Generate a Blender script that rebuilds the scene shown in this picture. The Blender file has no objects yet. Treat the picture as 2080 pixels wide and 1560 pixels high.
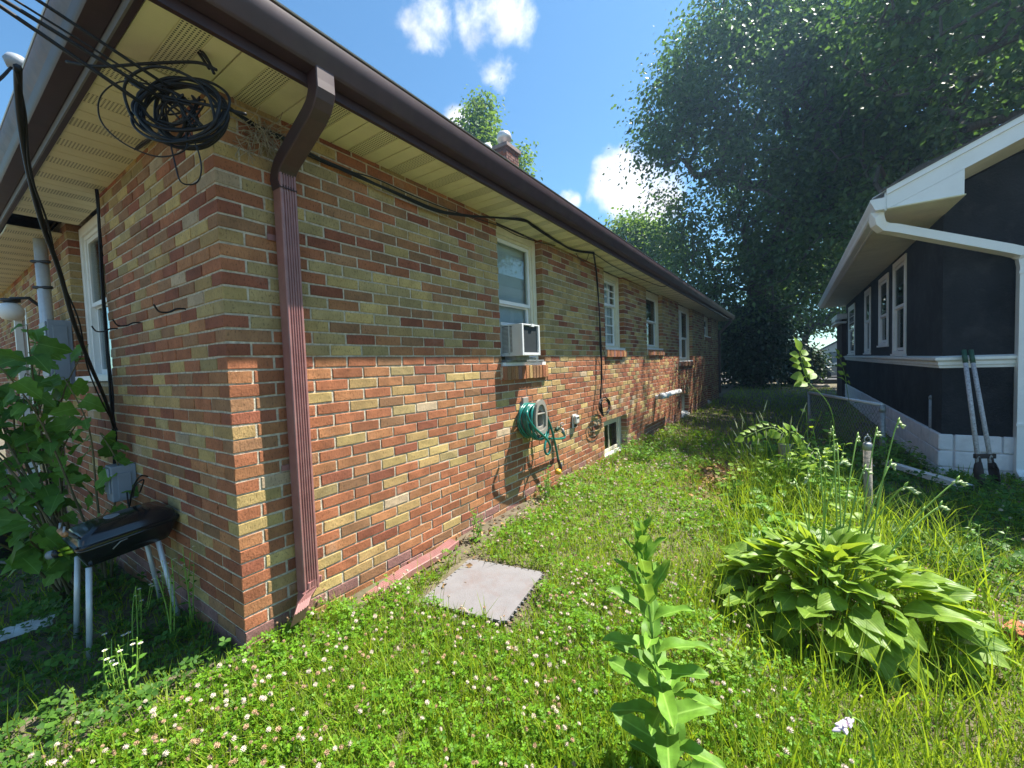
import bpy, math, random
import numpy as np
from mathutils import Vector, Matrix

SC = bpy.context.scene
COL = SC.collection
R = math.radians
rnd = random.Random(7)

# ------------------------------------------------------------------ camera
CAM = np.array([2.22818, -0.86996, 1.26179])
CR = np.array([0.82720007, 0.56075119, -0.03602976])
CU = np.array([0.00458359, 0.05738457, 0.99834163])
CF = np.array([-0.56188881, 0.82599341, -0.04489827])
FPX = 839.07
cd = bpy.data.cameras.new("camera")
cam = bpy.data.objects.new("camera", cd)
COL.objects.link(cam)
cd.sensor_fit = 'HORIZONTAL'
cd.sensor_width = 36.0
cd.lens = FPX / 2080 * 36
cd.clip_start = 0.02
cd.clip_end = 2000
M = Matrix(((CR[0], CU[0], -CF[0], CAM[0]), (CR[1], CU[1], -CF[1], CAM[1]), (CR[2], CU[2], -CF[2], CAM[2]), (0, 0, 0, 1)))
cam.matrix_world = M
SC.camera = cam

# ------------------------------------------------------------------ sun, sky, exposure
SUN = np.array([1.0, 1.2, 2.78]); SUN /= np.linalg.norm(SUN)
sl = bpy.data.lights.new("sun", 'SUN')
sl.energy = 4.6
sl.angle = R(0.53)
sl.color = (1.0, 0.95, 0.86)
so = bpy.data.objects.new("sun", sl)
COL.objects.link(so)
so.rotation_euler = Vector(SUN).to_track_quat('Z', 'Y').to_euler()
so.location = (5, 5, 30)
SC.view_settings.view_transform = 'Standard'
SC.view_settings.look = 'None'
SC.view_settings.gamma = 1.0
SC.view_settings.use_curve_mapping = False
SC.view_settings.exposure = 1.6
SC.cycles.max_bounces = 8
SC.cycles.transparent_max_bounces = 16
SC.cycles.caustics_reflective = False
SC.cycles.caustics_refractive = False
SC.cycles.sample_clamp_indirect = 6.0

W = bpy.data.worlds.new("World")
SC.world = W
W.use_nodes = True
nt = W.node_tree
nt.nodes.clear()
out = nt.nodes.new("ShaderNodeOutputWorld")
bg = nt.nodes.new("ShaderNodeBackground")
bg.inputs[1].default_value = 0.07
sky = nt.nodes.new("ShaderNodeTexSky")
sky.sky_type = 'NISHITA'
sky.sun_disc = False
sky.sun_elevation = math.asin(SUN[2])
sky.sun_rotation = math.atan2(SUN[0], SUN[1])
sky.air_density = 1.0
sky.dust_density = 0.3
sky.ozone_density = 3.0
tc = nt.nodes.new("ShaderNodeTexCoord")
def wm(op, a, b=None, c=None):
    n = nt.nodes.new("ShaderNodeMath"); n.operation = op
    for i, v in enumerate((a, b, c)):
        if v is None: continue
        if isinstance(v, (int, float)): n.inputs[i].default_value = v
        else: nt.links.new(v, n.inputs[i])
    return n.outputs[0]
def wnoise(scale, detail, rough, dist=0.0):
    n = nt.nodes.new("ShaderNodeTexNoise")
    n.inputs['Scale'].default_value = scale; n.inputs['Detail'].default_value = detail
    n.inputs['Roughness'].default_value = rough; n.inputs['Distortion'].default_value = dist
    nt.links.new(tc.outputs['Generated'], n.inputs['Vector'])
    return n
n1 = wnoise(9, 9, 0.58, 0.15)
n2 = wnoise(3.1, 3, 0.5)
dens = wm('MULTIPLY_ADD', n1.outputs['Fac'], 1.7, -0.85)
base = wm('MULTIPLY_ADD', n2.outputs['Fac'], 0.9, -1.02)       # scattered fair-weather clouds over the whole sky
def blob(c, r, amp):
    d = nt.nodes.new("ShaderNodeVectorMath"); d.operation = 'DISTANCE'
    nt.links.new(tc.outputs['Generated'], d.inputs[0]); d.inputs[1].default_value = c
    x = wm('DIVIDE', d.outputs['Value'], r)
    return wm('MAXIMUM', wm('MULTIPLY', wm('SUBTRACT', 1.0, wm('MULTIPLY', x, x)), amp), -0.7)
CL = [((-0.450, 0.642, 0.630), 0.075, .38), ((-0.463, 0.68, 0.575), 0.04, .36), ((-0.285, 0.878, 0.368), 0.085, .62),
      ((-0.25, 0.905, 0.33), 0.08, .55), ((-0.562, 0.657, 0.503), 0.035, .42), ((-0.408, 0.841, 0.357), 0.03, .42),
      ((-0.533, 0.562, 0.633), 0.045, .12), ((0.55, 0.45, 0.6), 0.16, .4), ((-0.8, -0.35, 0.45), 0.15, .45), ((0.3, -0.8, 0.5), 0.2, .45)]
acc = base
for c, r, a in CL:
    acc = wm('MAXIMUM', acc, blob(c, r, a))
mask = wm('ADD', acc, dens)
mr = nt.nodes.new("ShaderNodeMapRange"); mr.interpolation_type = 'SMOOTHSTEP'
nt.links.new(mask, mr.inputs[0]); mr.inputs[1].default_value = -0.02; mr.inputs[2].default_value = 0.46
n3 = wnoise(14, 6, 0.55)
cr = nt.nodes.new("ShaderNodeMapRange")
nt.links.new(n3.outputs['Fac'], cr.inputs[0]); cr.inputs[1].default_value = .3; cr.inputs[2].default_value = .7
cr.inputs[3].default_value = 4.8; cr.inputs[4].default_value = 7.6
comb = nt.nodes.new("ShaderNodeCombineColor")
nt.links.new(cr.outputs[0], comb.inputs[0]); nt.links.new(wm('MULTIPLY', cr.outputs[0], 1.01), comb.inputs[1]); nt.links.new(wm('MULTIPLY', cr.outputs[0], 1.06), comb.inputs[2])
mx = nt.nodes.new("ShaderNodeMix"); mx.data_type = 'RGBA'
nt.links.new(mr.outputs[0], mx.inputs[0]); 
tint = nt.nodes.new("ShaderNodeMix"); tint.data_type = 'RGBA'; tint.blend_type = 'MULTIPLY'; tint.inputs[0].default_value = 1.0
nt.links.new(sky.outputs[0], tint.inputs[6]); tint.inputs[7].default_value = (.70, 1.0, 1.06, 1)      # a deep summer blue
nt.links.new(tint.outputs[2], mx.inputs[6]); nt.links.new(comb.outputs[0], mx.inputs[7])
nt.links.new(mx.outputs[2], bg.inputs[0]); nt.links.new(bg.outputs[0], out.inputs[0])

# ------------------------------------------------------------------ measuring helpers: a sight line met with a real plane
def ray(x, y): return CF + (x - 1040) / FPX * CR - (y - 780) / FPX * CU
def onX(x, y, X=0.0):
    d = ray(x, y); return CAM + (X - CAM[0]) / d[0] * d
def onY(x, y, Y=0.0):
    d = ray(x, y); return CAM + (Y - CAM[1]) / d[1] * d
def onZ(x, y, Z=0.0):
    d = ray(x, y); return CAM + (Z - CAM[2]) / d[2] * d
def onD(x, y, D): return CAM + D * ray(x, y)
def pix(p):
    d = np.asarray(p, float) - CAM; z = d @ CF
    return 1040 + FPX * (d @ CR) / z, 780 - FPX * (d @ CU) / z, z

def gz(x, y):
    """height of the soil"""
    x = np.asarray(x, float); y = np.asarray(y, float)
    z = -0.10 - 0.05 * np.clip(x, 0, 3.2) + 0.05 * np.clip(x, -4, 0) + 0.10 * np.clip(y, -4, 0) - 0.02 * np.clip(y - 3, 0, 4)
    return z + 0.012 * np.sin(x * 3.1 + y * 1.7) * np.cos(y * 2.3 - x) + 0.006 * np.sin(x * 9 + 2) * np.sin(y * 8)

# ------------------------------------------------------------------ materials
def rgb(c): return (c[0], c[1], c[2], 1.0)
def newmat(name):
    m = bpy.data.materials.new(name); m.use_nodes = True
    t = m.node_tree; t.nodes.clear()
    o = t.nodes.new("ShaderNodeOutputMaterial"); b = t.nodes.new("ShaderNodeBsdfPrincipled")
    t.links.new(b.outputs[0], o.inputs[0])
    return m, t, b, o
def tnoise(t, scale, detail=4, rough=.55, coord='pos', stretch=None):
    if coord == 'pos':
        v = t.nodes.new("ShaderNodeNewGeometry").outputs['Position']
    else:
        v = t.nodes.new("ShaderNodeTexCoord").outputs['Object']
    if stretch:
        mp = t.nodes.new("ShaderNodeMapping"); mp.inputs['Scale'].default_value = stretch
        t.links.new(v, mp.inputs[0]); v = mp.outputs[0]
    n = t.nodes.new("ShaderNodeTexNoise")
    n.inputs['Scale'].default_value = scale; n.inputs['Detail'].default_value = detail; n.inputs['Roughness'].default_value = rough
    t.links.new(v, n.inputs['Vector'])
    return n.outputs['Fac']
def tmap(t, f, a, b, c, d):
    n = t.nodes.new("ShaderNodeMapRange"); t.links.new(f, n.inputs[0])
    for i, v in enumerate((a, b, c, d)): n.inputs[i + 1].default_value = v
    return n.outputs[0]
def tmix(t, f, a, b):
    n = t.nodes.new("ShaderNodeMix"); n.data_type = 'RGBA'
    if isinstance(f, float): n.inputs[0].default_value = f
    else: t.links.new(f, n.inputs[0])
    for i, v in ((6, a), (7, b)):
        if isinstance(v, tuple): n.inputs[i].default_value = rgb(v)
        else: t.links.new(v, n.inputs[i])
    return n.outputs[2]
def tbump(t, b, f, strength, dist=.01):
    n = t.nodes.new("ShaderNodeBump"); n.inputs['Strength'].default_value = strength; n.inputs['Distance'].default_value = dist
    t.links.new(f, n.inputs['Height']); t.links.new(n.outputs[0], b.inputs['Normal'])
def pmat(name, c, var=.15, scale=6, rough=.6, metal=0., bump=0., bscale=60, spec=.5, c2=None, coord='pos', dirt=None, dscale=3, stretch=None):
    m, t, b, o = newmat(name)
    f = tmap(t, tnoise(t, scale, 5, .6, coord, stretch), .3, .7, 0, 1)
    lo = tuple(x * (1 - var) for x in c); hi = c2 if c2 else tuple(min(1, x * (1 + var)) for x in c)
    col = tmix(t, f, lo, hi)
    if dirt:
        g = tmap(t, tnoise(t, dscale, 6, .65, coord), .5, .75, 0, dirt[1])
        col = tmix(t, g, col, dirt[0])
    t.links.new(col, b.inputs['Base Color'])
    b.inputs['Roughness'].default_value = rough; b.inputs['Metallic'].default_value = metal
    b.inputs['Specular IOR Level'].default_value = spec
    if bump: tbump(t, b, tnoise(t, bscale, 4, .6, coord), bump)
    return m
def leafmat(name, c, var=.35, trans=.35, rough=.42, spec=.5, tc2=None, veins=None, yellow=None):
    """leaf colours differ leaf by leaf (each mesh island, each object)"""
    m, t, b, o = newmat(name)
    g = t.nodes.new("ShaderNodeNewGeometry"); oi = t.nodes.new("ShaderNodeObjectInfo")
    ad = t.nodes.new("ShaderNodeMath"); ad.operation = 'ADD'
    t.links.new(g.outputs['Random Per Island'], ad.inputs[0]); t.links.new(oi.outputs['Random'], ad.inputs[1])
    fr = t.nodes.new("ShaderNodeMath"); fr.operation = 'FRACT'; t.links.new(ad.outputs[0], fr.inputs[0])
    hi = yellow if yellow else (min(1, c[0] * (1 + var * 1.3)), min(1, c[1] * (1 + var)), c[2] * (1 + var * .4))
    lo = (c[0] * (1 - var), c[1] * (1 - var * .8), c[2] * (1 - var * .6))
    col = tmix(t, fr.outputs[0], lo, hi)
    ns = tmap(t, tnoise(t, 40, 3), .3, .7, .8, 1.2)
    mu = t.nodes.new("ShaderNodeVectorMath"); mu.operation = 'SCALE'
    t.links.new(col, mu.inputs[0]); t.links.new(ns, mu.inputs['Scale'])
    col = mu.outputs[0]
    if veins:                                            # pale midrib along the leaf's own axis
        ob = t.nodes.new("ShaderNodeTexCoord").outputs['Object']; sx = t.nodes.new("ShaderNodeSeparateXYZ"); t.links.new(ob, sx.inputs[0])
        ab = t.nodes.new("ShaderNodeMath"); ab.operation = 'ABSOLUTE'; t.links.new(sx.outputs[0], ab.inputs[0])
        col = tmix(t, tmap(t, ab.outputs[0], .0008, .0035, .75, 0), col, (min(1, c[0] * 2.4), min(1, c[1] * 1.9), c[2] * 3))
    t.links.new(col, b.inputs['Base Color'])
    b.inputs['Roughness'].default_value = rough; b.inputs['Specular IOR Level'].default_value = spec
    if veins == 'ribs':
        wv = t.nodes.new("ShaderNodeTexWave"); wv.inputs['Scale'].default_value = 26; wv.inputs['Distortion'].default_value = .6; t.links.new(ob, wv.inputs[0]); tbump(t, b, wv.outputs['Fac'], .16, .003)
    if trans > 0:
        tr = t.nodes.new("ShaderNodeBsdfTranslucent")
        tw = tmix(t, .55, col, tc2 if tc2 else (min(1, c[0] * 2.6), min(1, c[1] * 1.9), c[2] * .6))
        t.links.new(tw, tr.inputs[0])
        ms = t.nodes.new("ShaderNodeMixShader"); ms.inputs[0].default_value = trans
        t.links.new(b.outputs[0], ms.inputs[1]); t.links.new(tr.outputs[0], ms.inputs[2]); t.links.new(ms.outputs[0], o.inputs[0])
    return m
def brickmat(name, c):
    m, t, b, o = newmat(name)
    f = tmap(t, tnoise(t, 9, 3, .6), .3, .7, 0, 1)
    col = tmix(t, f, tuple(x * .78 for x in c), tuple(min(1, x * 1.2) for x in c))
    g = t.nodes.new("ShaderNodeNewGeometry"); oi = t.nodes.new("ShaderNodeObjectInfo")
    ad = t.nodes.new("ShaderNodeMath"); ad.operation = 'ADD'; t.links.new(g.outputs['Random Per Island'], ad.inputs[0]); t.links.new(oi.outputs['Random'], ad.inputs[1])
    fr = t.nodes.new("ShaderNodeMath"); fr.operation = 'FRACT'; t.links.new(ad.outputs[0], fr.inputs[0])
    mu = t.nodes.new("ShaderNodeVectorMath"); mu.operation = 'SCALE'; t.links.new(col, mu.inputs[0]); t.links.new(tmap(t, fr.outputs[0], 0, 1, .80, 1.16), mu.inputs['Scale']); col = mu.outputs[0]
    sp = tmap(t, tnoise(t, 105, 4, .7, 'pos', (1, 1, .5)), .54, .66, 0, .8)      # wire-cut flecks
    col = tmix(t, sp, col, tuple(x * .33 for x in c))
    sp2 = tmap(t, tnoise(t, 3.3, 5, .7), .62, .8, 0, .35)
    col = tmix(t, sp2, col, (.45, .42, .36))
    st = tmap(t, tnoise(t, 1.1, 6, .72, 'pos', (1, 1, .5)), .52, .72, 0, .38)      # broad weathering
    col = tmix(t, st, col, tuple(x * .55 + .03 for x in c))
    t.links.new(col, b.inputs['Base Color'])
    b.inputs['Roughness'].default_value = .88; b.inputs['Specular IOR Level'].default_value = .25
    tbump(t, b, tnoise(t, 120, 5, .7, 'pos', (1, 1, .5)), .8, .006)
    return m
def glassmat(name, tint=(.9, .95, .95), refl=.12):
    m, t, b, o = newmat(name)
    t.nodes.remove(b)
    tr = t.nodes.new("ShaderNodeBsdfTransparent"); tr.inputs[0].default_value = rgb(tint)
    gl = t.nodes.new("ShaderNodeBsdfGlossy"); gl.inputs['Roughness'].default_value = .02
    fr = t.nodes.new("ShaderNodeLayerWeight")
    pw = t.nodes.new("ShaderNodeMath"); pw.operation = 'POWER'; pw.inputs[1].default_value = 5; t.links.new(fr.outputs['Facing'], pw.inputs[0])
    ad = t.nodes.new("ShaderNodeMath"); ad.operation = 'MULTIPLY_ADD'; ad.inputs[1].default_value = .45; ad.inputs[2].default_value = refl * .4; ad.use_clamp = True
    t.links.new(pw.outputs[0], ad.inputs[0])
    ms = t.nodes.new("ShaderNodeMixShader")
    t.links.new(ad.outputs[0], ms.inputs[0]); t.links.new(tr.outputs[0], ms.inputs[1]); t.links.new(gl.outputs[0], ms.inputs[2])
    t.links.new(ms.outputs[0], o.inputs[0])
    return m
def perfmat(name, c):
    """vinyl with rows of small punched holes"""
    m, t, b, o = newmat(name)
    v = t.nodes.new("ShaderNodeTexCoord").outputs['Object']
    vo = t.nodes.new("ShaderNodeTexVoronoi"); vo.inputs['Scale'].default_value = 70; vo.inputs['Randomness'].default_value = 0.0
    t.links.new(v, vo.inputs['Vector'])
    h = tmap(t, vo.outputs['Distance'], .24, .32, 1, 0)
    n = tmap(t, tnoise(t, 2.5, 4), .3, .7, .85, 1.08)
    col = tmix(t, h, c, (.03, .03, .02))
    mu = t.nodes.new("ShaderNodeVectorMath"); mu.operation = 'SCALE'
    t.links.new(col, mu.inputs[0]); t.links.new(n, mu.inputs['Scale'])
    t.links.new(mu.outputs[0], b.inputs['Base Color']); b.inputs['Roughness'].default_value = .5
    return m

BR = [brickmat("brick red", (.335, .125, .060)), brickmat("brick orange", (.37, .165, .074)), brickmat("brick dark red", (.265, .09, .050)),
      brickmat("brick brown", (.30, .155, .078)), brickmat("brick buff", (.42, .275, .115)), brickmat("brick yellow", (.46, .325, .13)),
      brickmat("brick olive", (.36, .265, .12)), brickmat("brick pale", (.46, .34, .22)), brickmat("brick plum", (.27, .14, .12)), brickmat("brick chimney", (.16, .085, .075))]
MORT = pmat("mortar", (.53, .465, .36), .34, 45, .95, bump=.7, bscale=220, spec=.1, dirt=((.28, .25, .2), .6), dscale=2.2)
SOF = pmat("cream vinyl soffit", (.74, .70, .50), .08, 3, .5, dirt=((.5, .46, .3), .4), dscale=4)
SOFP = perfmat("perforated vinyl soffit", (.74, .70, .50))
BROWN = pmat("brown painted aluminium", (.045, .022, .025), .25, 8, .45, dirt=((.09, .06, .045), .4), dscale=5)
DSP = pmat("brown downspout paint", (.27, .125, .115), .15, 12, .4, dirt=((.34, .24, .21), .35), dscale=9)
LIPG = pmat("grey metal edge", (.45, .44, .44), .1, 20, .45, metal=.3)
RUST = pmat("weathered gutter", (.08, .055, .045), .3, 10, .55, c2=(.14, .10, .085), dirt=((.17, .08, .04), .7), dscale=14)
SHING = pmat("roof shingle", (.09, .08, .075), .4, 40, .9, bump=.5)
CREAM = pmat("cream paint", (.70, .65, .50), .08, 7, .55, dirt=((.45, .4, .3), .35), dscale=6)
WHITE = pmat("white paint", (.80, .79, .76), .05, 9, .45, dirt=((.55, .53, .48), .3), dscale=6)
WVIN = pmat("white vinyl", (.80, .80, .79), .04, 5, .35, dirt=((.55, .54, .5), .25), dscale=4)
GLASS = glassmat("window glass", (.85, .9, .9), .16)
GLASS2 = glassmat("dark window glass", (.5, .55, .55), .22)
DARK = pmat("painted interior shade", (.015, .015, .017), .3, 2, .9)  # near-black; paints the shade of unlit rooms, gaps and hollows
BLIND = pmat("blind slats", (.72, .75, .78), .08, 3, .6)
CURT = pmat("sheer curtain", (.7, .72, .75), .25, 14, .9, stretch=(1, 8, 1))
STUC = pmat("charcoal stucco", (.022, .0225, .026), .45, 1.3, .95, bump=1.0, bscale=38, spec=.15, dirt=((.07, .07, .075), .35), dscale=5)
BLOCK = pmat("white painted block", (.74, .70, .71), .08, 8, .8, bump=.5, bscale=45, dirt=((.36, .33, .31), .55), dscale=5)
PLAST = pmat("ac casing", (.62, .63, .63), .05, 8, .4)
COIL = pmat("condenser fins", (.045, .055, .06), .4, 120, .55, metal=.4)
BLACK = pmat("black cable", (.007, .007, .008), .3, 30, .5, spec=.3)
GREYM = pmat("galvanised steel", (.27, .285, .29), .25, 25, .55, metal=.4, dirt=((.25, .22, .2), .4), dscale=12)
GREYP = pmat("grey plastic box", (.24, .27, .31), .08, 8, .5)
BEIGE = pmat("taupe plastic", (.27, .25, .215), .1, 15, .5)
HOSE = pmat("green hose", (.008, .14, .115), .15, 30, .3)
YELP = pmat("yellow plastic", (.65, .38, .03), .1, 20, .35)
BLKP = pmat("black plastic", (.02, .02, .022), .2, 20, .4)
ENAM = pmat("black enamel", (.010, .010, .011), .3, 6, .16, spec=.6)
LEGM = pmat("pale grey tube", (.55, .58, .60), .08, 14, .35, metal=.2, dirt=((.35, .3, .25), .3), dscale=15)
WOODH = pmat("varnished wood", (.40, .19, .08), .3, 25, .45, stretch=(1, 6, 1))
LIME = pmat("lime rubber", (.50, .62, .03), .1, 15, .5)
FOAM = pmat("grey foam mat", (.175, .165, .168), .08, 12, .85, bump=.25, bscale=150, dirt=((.16, .12, .11), .85), dscale=7)
GREYW = pmat("weathered wood", (.25, .22, .18), .35, 12, .9, bump=.7, bscale=40, stretch=(8, 8, 1), dirt=((.10, .11, .06), .5), dscale=6)
RUSTW = pmat("paint flecked handle", (.45, .43, .44), .25, 60, .7, dirt=((.10, .06, .05), .9), dscale=45)
IRON = pmat("rusty blade", (.05, .035, .03), .4, 20, .7, metal=.5)
GRIP = pmat("green grip", (.02, .075, .045), .2, 20, .6)
BARK = pmat("bark", (.10, .085, .07), .35, 9, .95, bump=1.0, bscale=22, stretch=(3, 3, .6))
SOIL = pmat("soil", (.11, .085, .055), .35, 9, 1.0, bump=.8, bscale=50, c2=(.17, .14, .09), dirt=((.08, .11, .03), .8), dscale=2.5)
TWIG = pmat("dry twigs", (.30, .24, .16), .3, 30, .9)

# ------------------------------------------------------------------ mesh building
def link(o, parent=None):
    COL.objects.link(o)
    if parent is not None: o.parent = parent
    return o
def tag(o, label=None, cat=None, group=None, kind=None):
    if label: o['label'] = label
    if cat: o['category'] = cat
    if group: o['group'] = group
    if kind: o['kind'] = kind
    return o
def thing(name, label, cat, loc=(0, 0, 0), group=None):
    o = bpy.data.objects.new(name, None); o.empty_display_size = .1
    o.location = loc; link(o); return tag(o, label, cat, group)

class MB:
    def __init__(s): s.v = []; s.f = []; s.m = []
    def add(s, vs, fs, mi=0):
        k = len(s.v); s.v.extend([tuple(map(float, p)) for p in vs])
        s.f.extend([tuple(i + k for i in f) for f in fs]); s.m.extend([mi] * len(fs)); return s
    def box(s, a, b, mi=0):
        x0, y0, z0 = a; x1, y1, z1 = b
        return s.add([(x0, y0, z0), (x1, y0, z0), (x1, y1, z0), (x0, y1, z0), (x0, y0, z1), (x1, y0, z1), (x1, y1, z1), (x0, y1, z1)],
                     [(0, 3, 2, 1), (4, 5, 6, 7), (0, 1, 5, 4), (1, 2, 6, 5), (2, 3, 7, 6), (3, 0, 4, 7)], mi)
    def obox(s, c, ax, ay, az, hx, hy, hz, mi=0):
        c, ax, ay, az = [np.asarray(q, float) for q in (c, ax, ay, az)]
        vs = [c + sx * hx * ax + sy * hy * ay + sz * hz * az for sz in (-1, 1) for sx, sy in ((-1, -1), (1, -1), (1, 1), (-1, 1))]
        return s.add(vs, [(0, 3, 2, 1), (4, 5, 6, 7), (0, 1, 5, 4), (1, 2, 6, 5), (2, 3, 7, 6), (3, 0, 4, 7)], mi)
    def bar(s, p, q, w, h, up=(0, 0, 1), mi=0):
        p, q = np.asarray(p, float), np.asarray(q, float); d = q - p; L = np.linalg.norm(d); d /= L
        a = np.cross(up, d); a /= np.linalg.norm(a); b = np.cross(d, a)
        return s.obox((p + q) / 2, d, a, b, L / 2, w / 2, h / 2, mi)
    def tube(s, pts, r, n=8, mi=0, cap=True, closed=False):
        P = [np.asarray(p, float) for p in pts]; N = len(P)
        rr = r if hasattr(r, '__len__') else [r] * N
        up = np.array([0.13, .27, .95]); k = len(s.v); a = None
        for i in range(N):
            d = P[(i + 1) % N] - P[i - 1] if closed else P[min(i + 1, N - 1)] - P[max(i - 1, 0)]
            d = d / (np.linalg.norm(d) + 1e-12)
            if a is None:
                a = np.cross(d, up)
                if np.linalg.norm(a) < .05: a = np.cross(d, (1, 0, 0))
            else: a = a - d * (a @ d)
            a = a / (np.linalg.norm(a) + 1e-12); b = np.cross(d, a)
            for j in range(n):
                t = 2 * math.pi * j / n
                s.v.append(tuple(P[i] + rr[i] * (math.cos(t) * a + math.sin(t) * b)))
        for i in range(N if closed else N - 1):
            o0 = k + i * n; o1 = k + ((i + 1) % N) * n
            for j in range(n):
                s.f.append((o0 + j, o0 + (j + 1) % n, o1 + (j + 1) % n, o1 + j)); s.m.append(mi)
        if cap and not closed:
            s.f.append(tuple(k + j for j in reversed(range(n)))); s.m.append(mi)
            s.f.append(tuple(k + (N - 1) * n + j for j in range(n))); s.m.append(mi)
        return s
    def sweep(s, prof, rings, mi=0, closed=True, caps=True):
        """prof: n points; rings: list of functions or list of n-point lists"""
        k = len(s.v); n = len(rings[0])
        for r in rings: s.v.extend([tuple(map(float, p)) for p in r])
        for i in range(len(rings) - 1):
            for j in range(n if closed else n - 1):
                a = k + i * n + j; b = k + i * n + (j + 1) % n
                s.f.append((a, b, b + n, a + n)); s.m.append(mi)
        if caps and closed:
            s.f.append(tuple(k + j for j in reversed(range(n)))); s.m.append(mi)
            s.f.append(tuple(k + (len(rings) - 1) * n + j for j in range(n))); s.m.append(mi)
        return s
    def lathe(s, c, prof, n=16, axis='Z', mi=0, caps=True):
        rings = []
        for r, h in prof:
            ring = []
            for j in range(n):
                t = 2 * math.pi * j / n; u, w = r * math.cos(t), r * math.sin(t)
                ring.append({'Z': (c[0] + u, c[1] + w, c[2] + h), 'X': (c[0] + h, c[1] + u, c[2] + w), 'Y': (c[0] + w, c[1] + h, c[2] + u)}[axis])
            rings.append(ring)
        return s.sweep(None, rings, mi, True, caps)
    def build(s, name, mats, parent=None, smooth=False, **kw):
        me = bpy.data.meshes.new(name); me.from_pydata(s.v, [], s.f)
        if not isinstance(mats, (list, tuple)): mats = [mats]
        for m in mats: me.materials.append(m)
        if len(mats) > 1: me.polygons.foreach_set('material_index', s.m)
        if smooth: me.polygons.foreach_set('use_smooth', [True] * len(me.polygons))
        me.update()
        o = bpy.data.objects.new(name, me); link(o, parent)
        return tag(o, **kw) if kw else o
def fix_normals(o):
    import bmesh
    b = bmesh.new(); b.from_mesh(o.data); bmesh.ops.recalc_face_normals(b, faces=b.faces); b.to_mesh(o.data); b.free(); return o
def bevel(o, w=.004, seg=2):
    m = o.modifiers.new("bevel", 'BEVEL'); m.width = w; m.segments = seg; m.limit_method = 'ANGLE'; m.angle_limit = R(40); return o
def fast_mesh(name, V, F, mats, parent=None, mi=None, smooth=False, **kw):
    """V (n,3), F (m,3) or (m,4) numpy"""
    V = np.ascontiguousarray(V, np.float32); F = np.ascontiguousarray(F, np.int32)
    me = bpy.data.meshes.new(name); k = F.shape[1]
    me.vertices.add(len(V)); me.vertices.foreach_set('co', V.ravel())
    me.loops.add(F.size); me.loops.foreach_set('vertex_index', F.ravel())
    me.polygons.add(len(F)); me.polygons.foreach_set('loop_start', np.arange(0, F.size, k, dtype=np.int32))
    for m in (mats if isinstance(mats, (list, tuple)) else [mats]): me.materials.append(m)
    if mi is not None: me.polygons.foreach_set('material_index', np.ascontiguousarray(mi, np.int32))
    if smooth: me.polygons.foreach_set('use_smooth', np.ones(len(F), bool))
    me.update(calc_edges=True); me.validate()
    o = bpy.data.objects.new(name, me); link(o, parent)
    return tag(o, **kw) if kw else o
def rotm(yaw, pitch, roll):
    """(n,3,3): local x right, y along the leaf, z up"""
    cy, sy, cp, sp, cr, sr = np.cos(yaw), np.sin(yaw), np.cos(pitch), np.sin(pitch), np.cos(roll), np.sin(roll)
    z = np.zeros_like(cy); o = z + 1
    Z = np.stack([np.stack([cy, -sy, z], -1), np.stack([sy, cy, z], -1), np.stack([z, z, o], -1)], -2)
    X = np.stack([np.stack([o, z, z], -1), np.stack([z, cp, -sp], -1), np.stack([z, sp, cp], -1)], -2)
    Y = np.stack([np.stack([cr, z, sr], -1), np.stack([z, o, z], -1), np.stack([-sr, z, cr], -1)], -2)
    return Z @ X @ Y
def scatter(T, F, pos, rot, sc):
    """copies of the template T (k,3) with faces F, one mesh"""
    n, k = len(pos), len(T)
    sc = np.asarray(sc, float)
    if sc.ndim == 1: sc = sc[:, None]
    V = np.einsum('nij,nkj->nki', rot, T[None] * sc[:, None, :]) + pos[:, None, :]
    return V.reshape(-1, 3), (F[None] + (np.arange(n) * k)[:, None, None]).reshape(-1, F.shape[1])
def vnoise(x, y, s=0):
    h = lambda i, j: np.modf(np.abs(np.sin(i * 127.1 + j * 311.7 + s * 74.7) * 43758.5453))[0]
    i, j = np.floor(x), np.floor(y); u, w = x - i, y - j; u = u * u * (3 - 2 * u); w = w * w * (3 - 2 * w)
    return (h(i, j) * (1 - u) + h(i + 1, j) * u) * (1 - w) + (h(i, j + 1) * (1 - u) + h(i + 1, j + 1) * u) * w

# ------------------------------------------------------------------ ground
xs = np.concatenate([[-200, -60, -25], np.linspace(-12, 8, 101), [14, 30, 80, 200]])
ys = np.concatenate([[-200, -50, -15], np.linspace(-5, 26, 156), [32, 45, 80, 200]])
gx, gy = np.meshgrid(xs, ys)
gv = np.stack([gx, gy, gz(gx, gy)], -1).reshape(-1, 3)
nx_ = len(xs); ii = (np.arange(len(ys) - 1)[:, None] * nx_ + np.arange(nx_ - 1)[None]).ravel()
fast_mesh("ground", gv, np.stack([ii, ii + 1, ii + 1 + nx_, ii + nx_], -1), SOIL, smooth=True, kind='structure')
road = MB(); road.box((-60, 27.2, -.6), (60, 33.5, gz(0, 27) + .05)).build("road", pmat("asphalt", (.055, .055, .058), .2, 8, .9), kind='structure')

# ------------------------------------------------------------------ the brick house
BH = thing("brick_house", "low brick house of mixed red and yellow bricks with brown gutter", "house", (0, 0, 0))
CH, JT, BL = .0677, .0106, .213           # course, joint, brick length with joint
ZS = 2.60                                 # soffit
YEND, XEND = 15.85, -8.4
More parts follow.
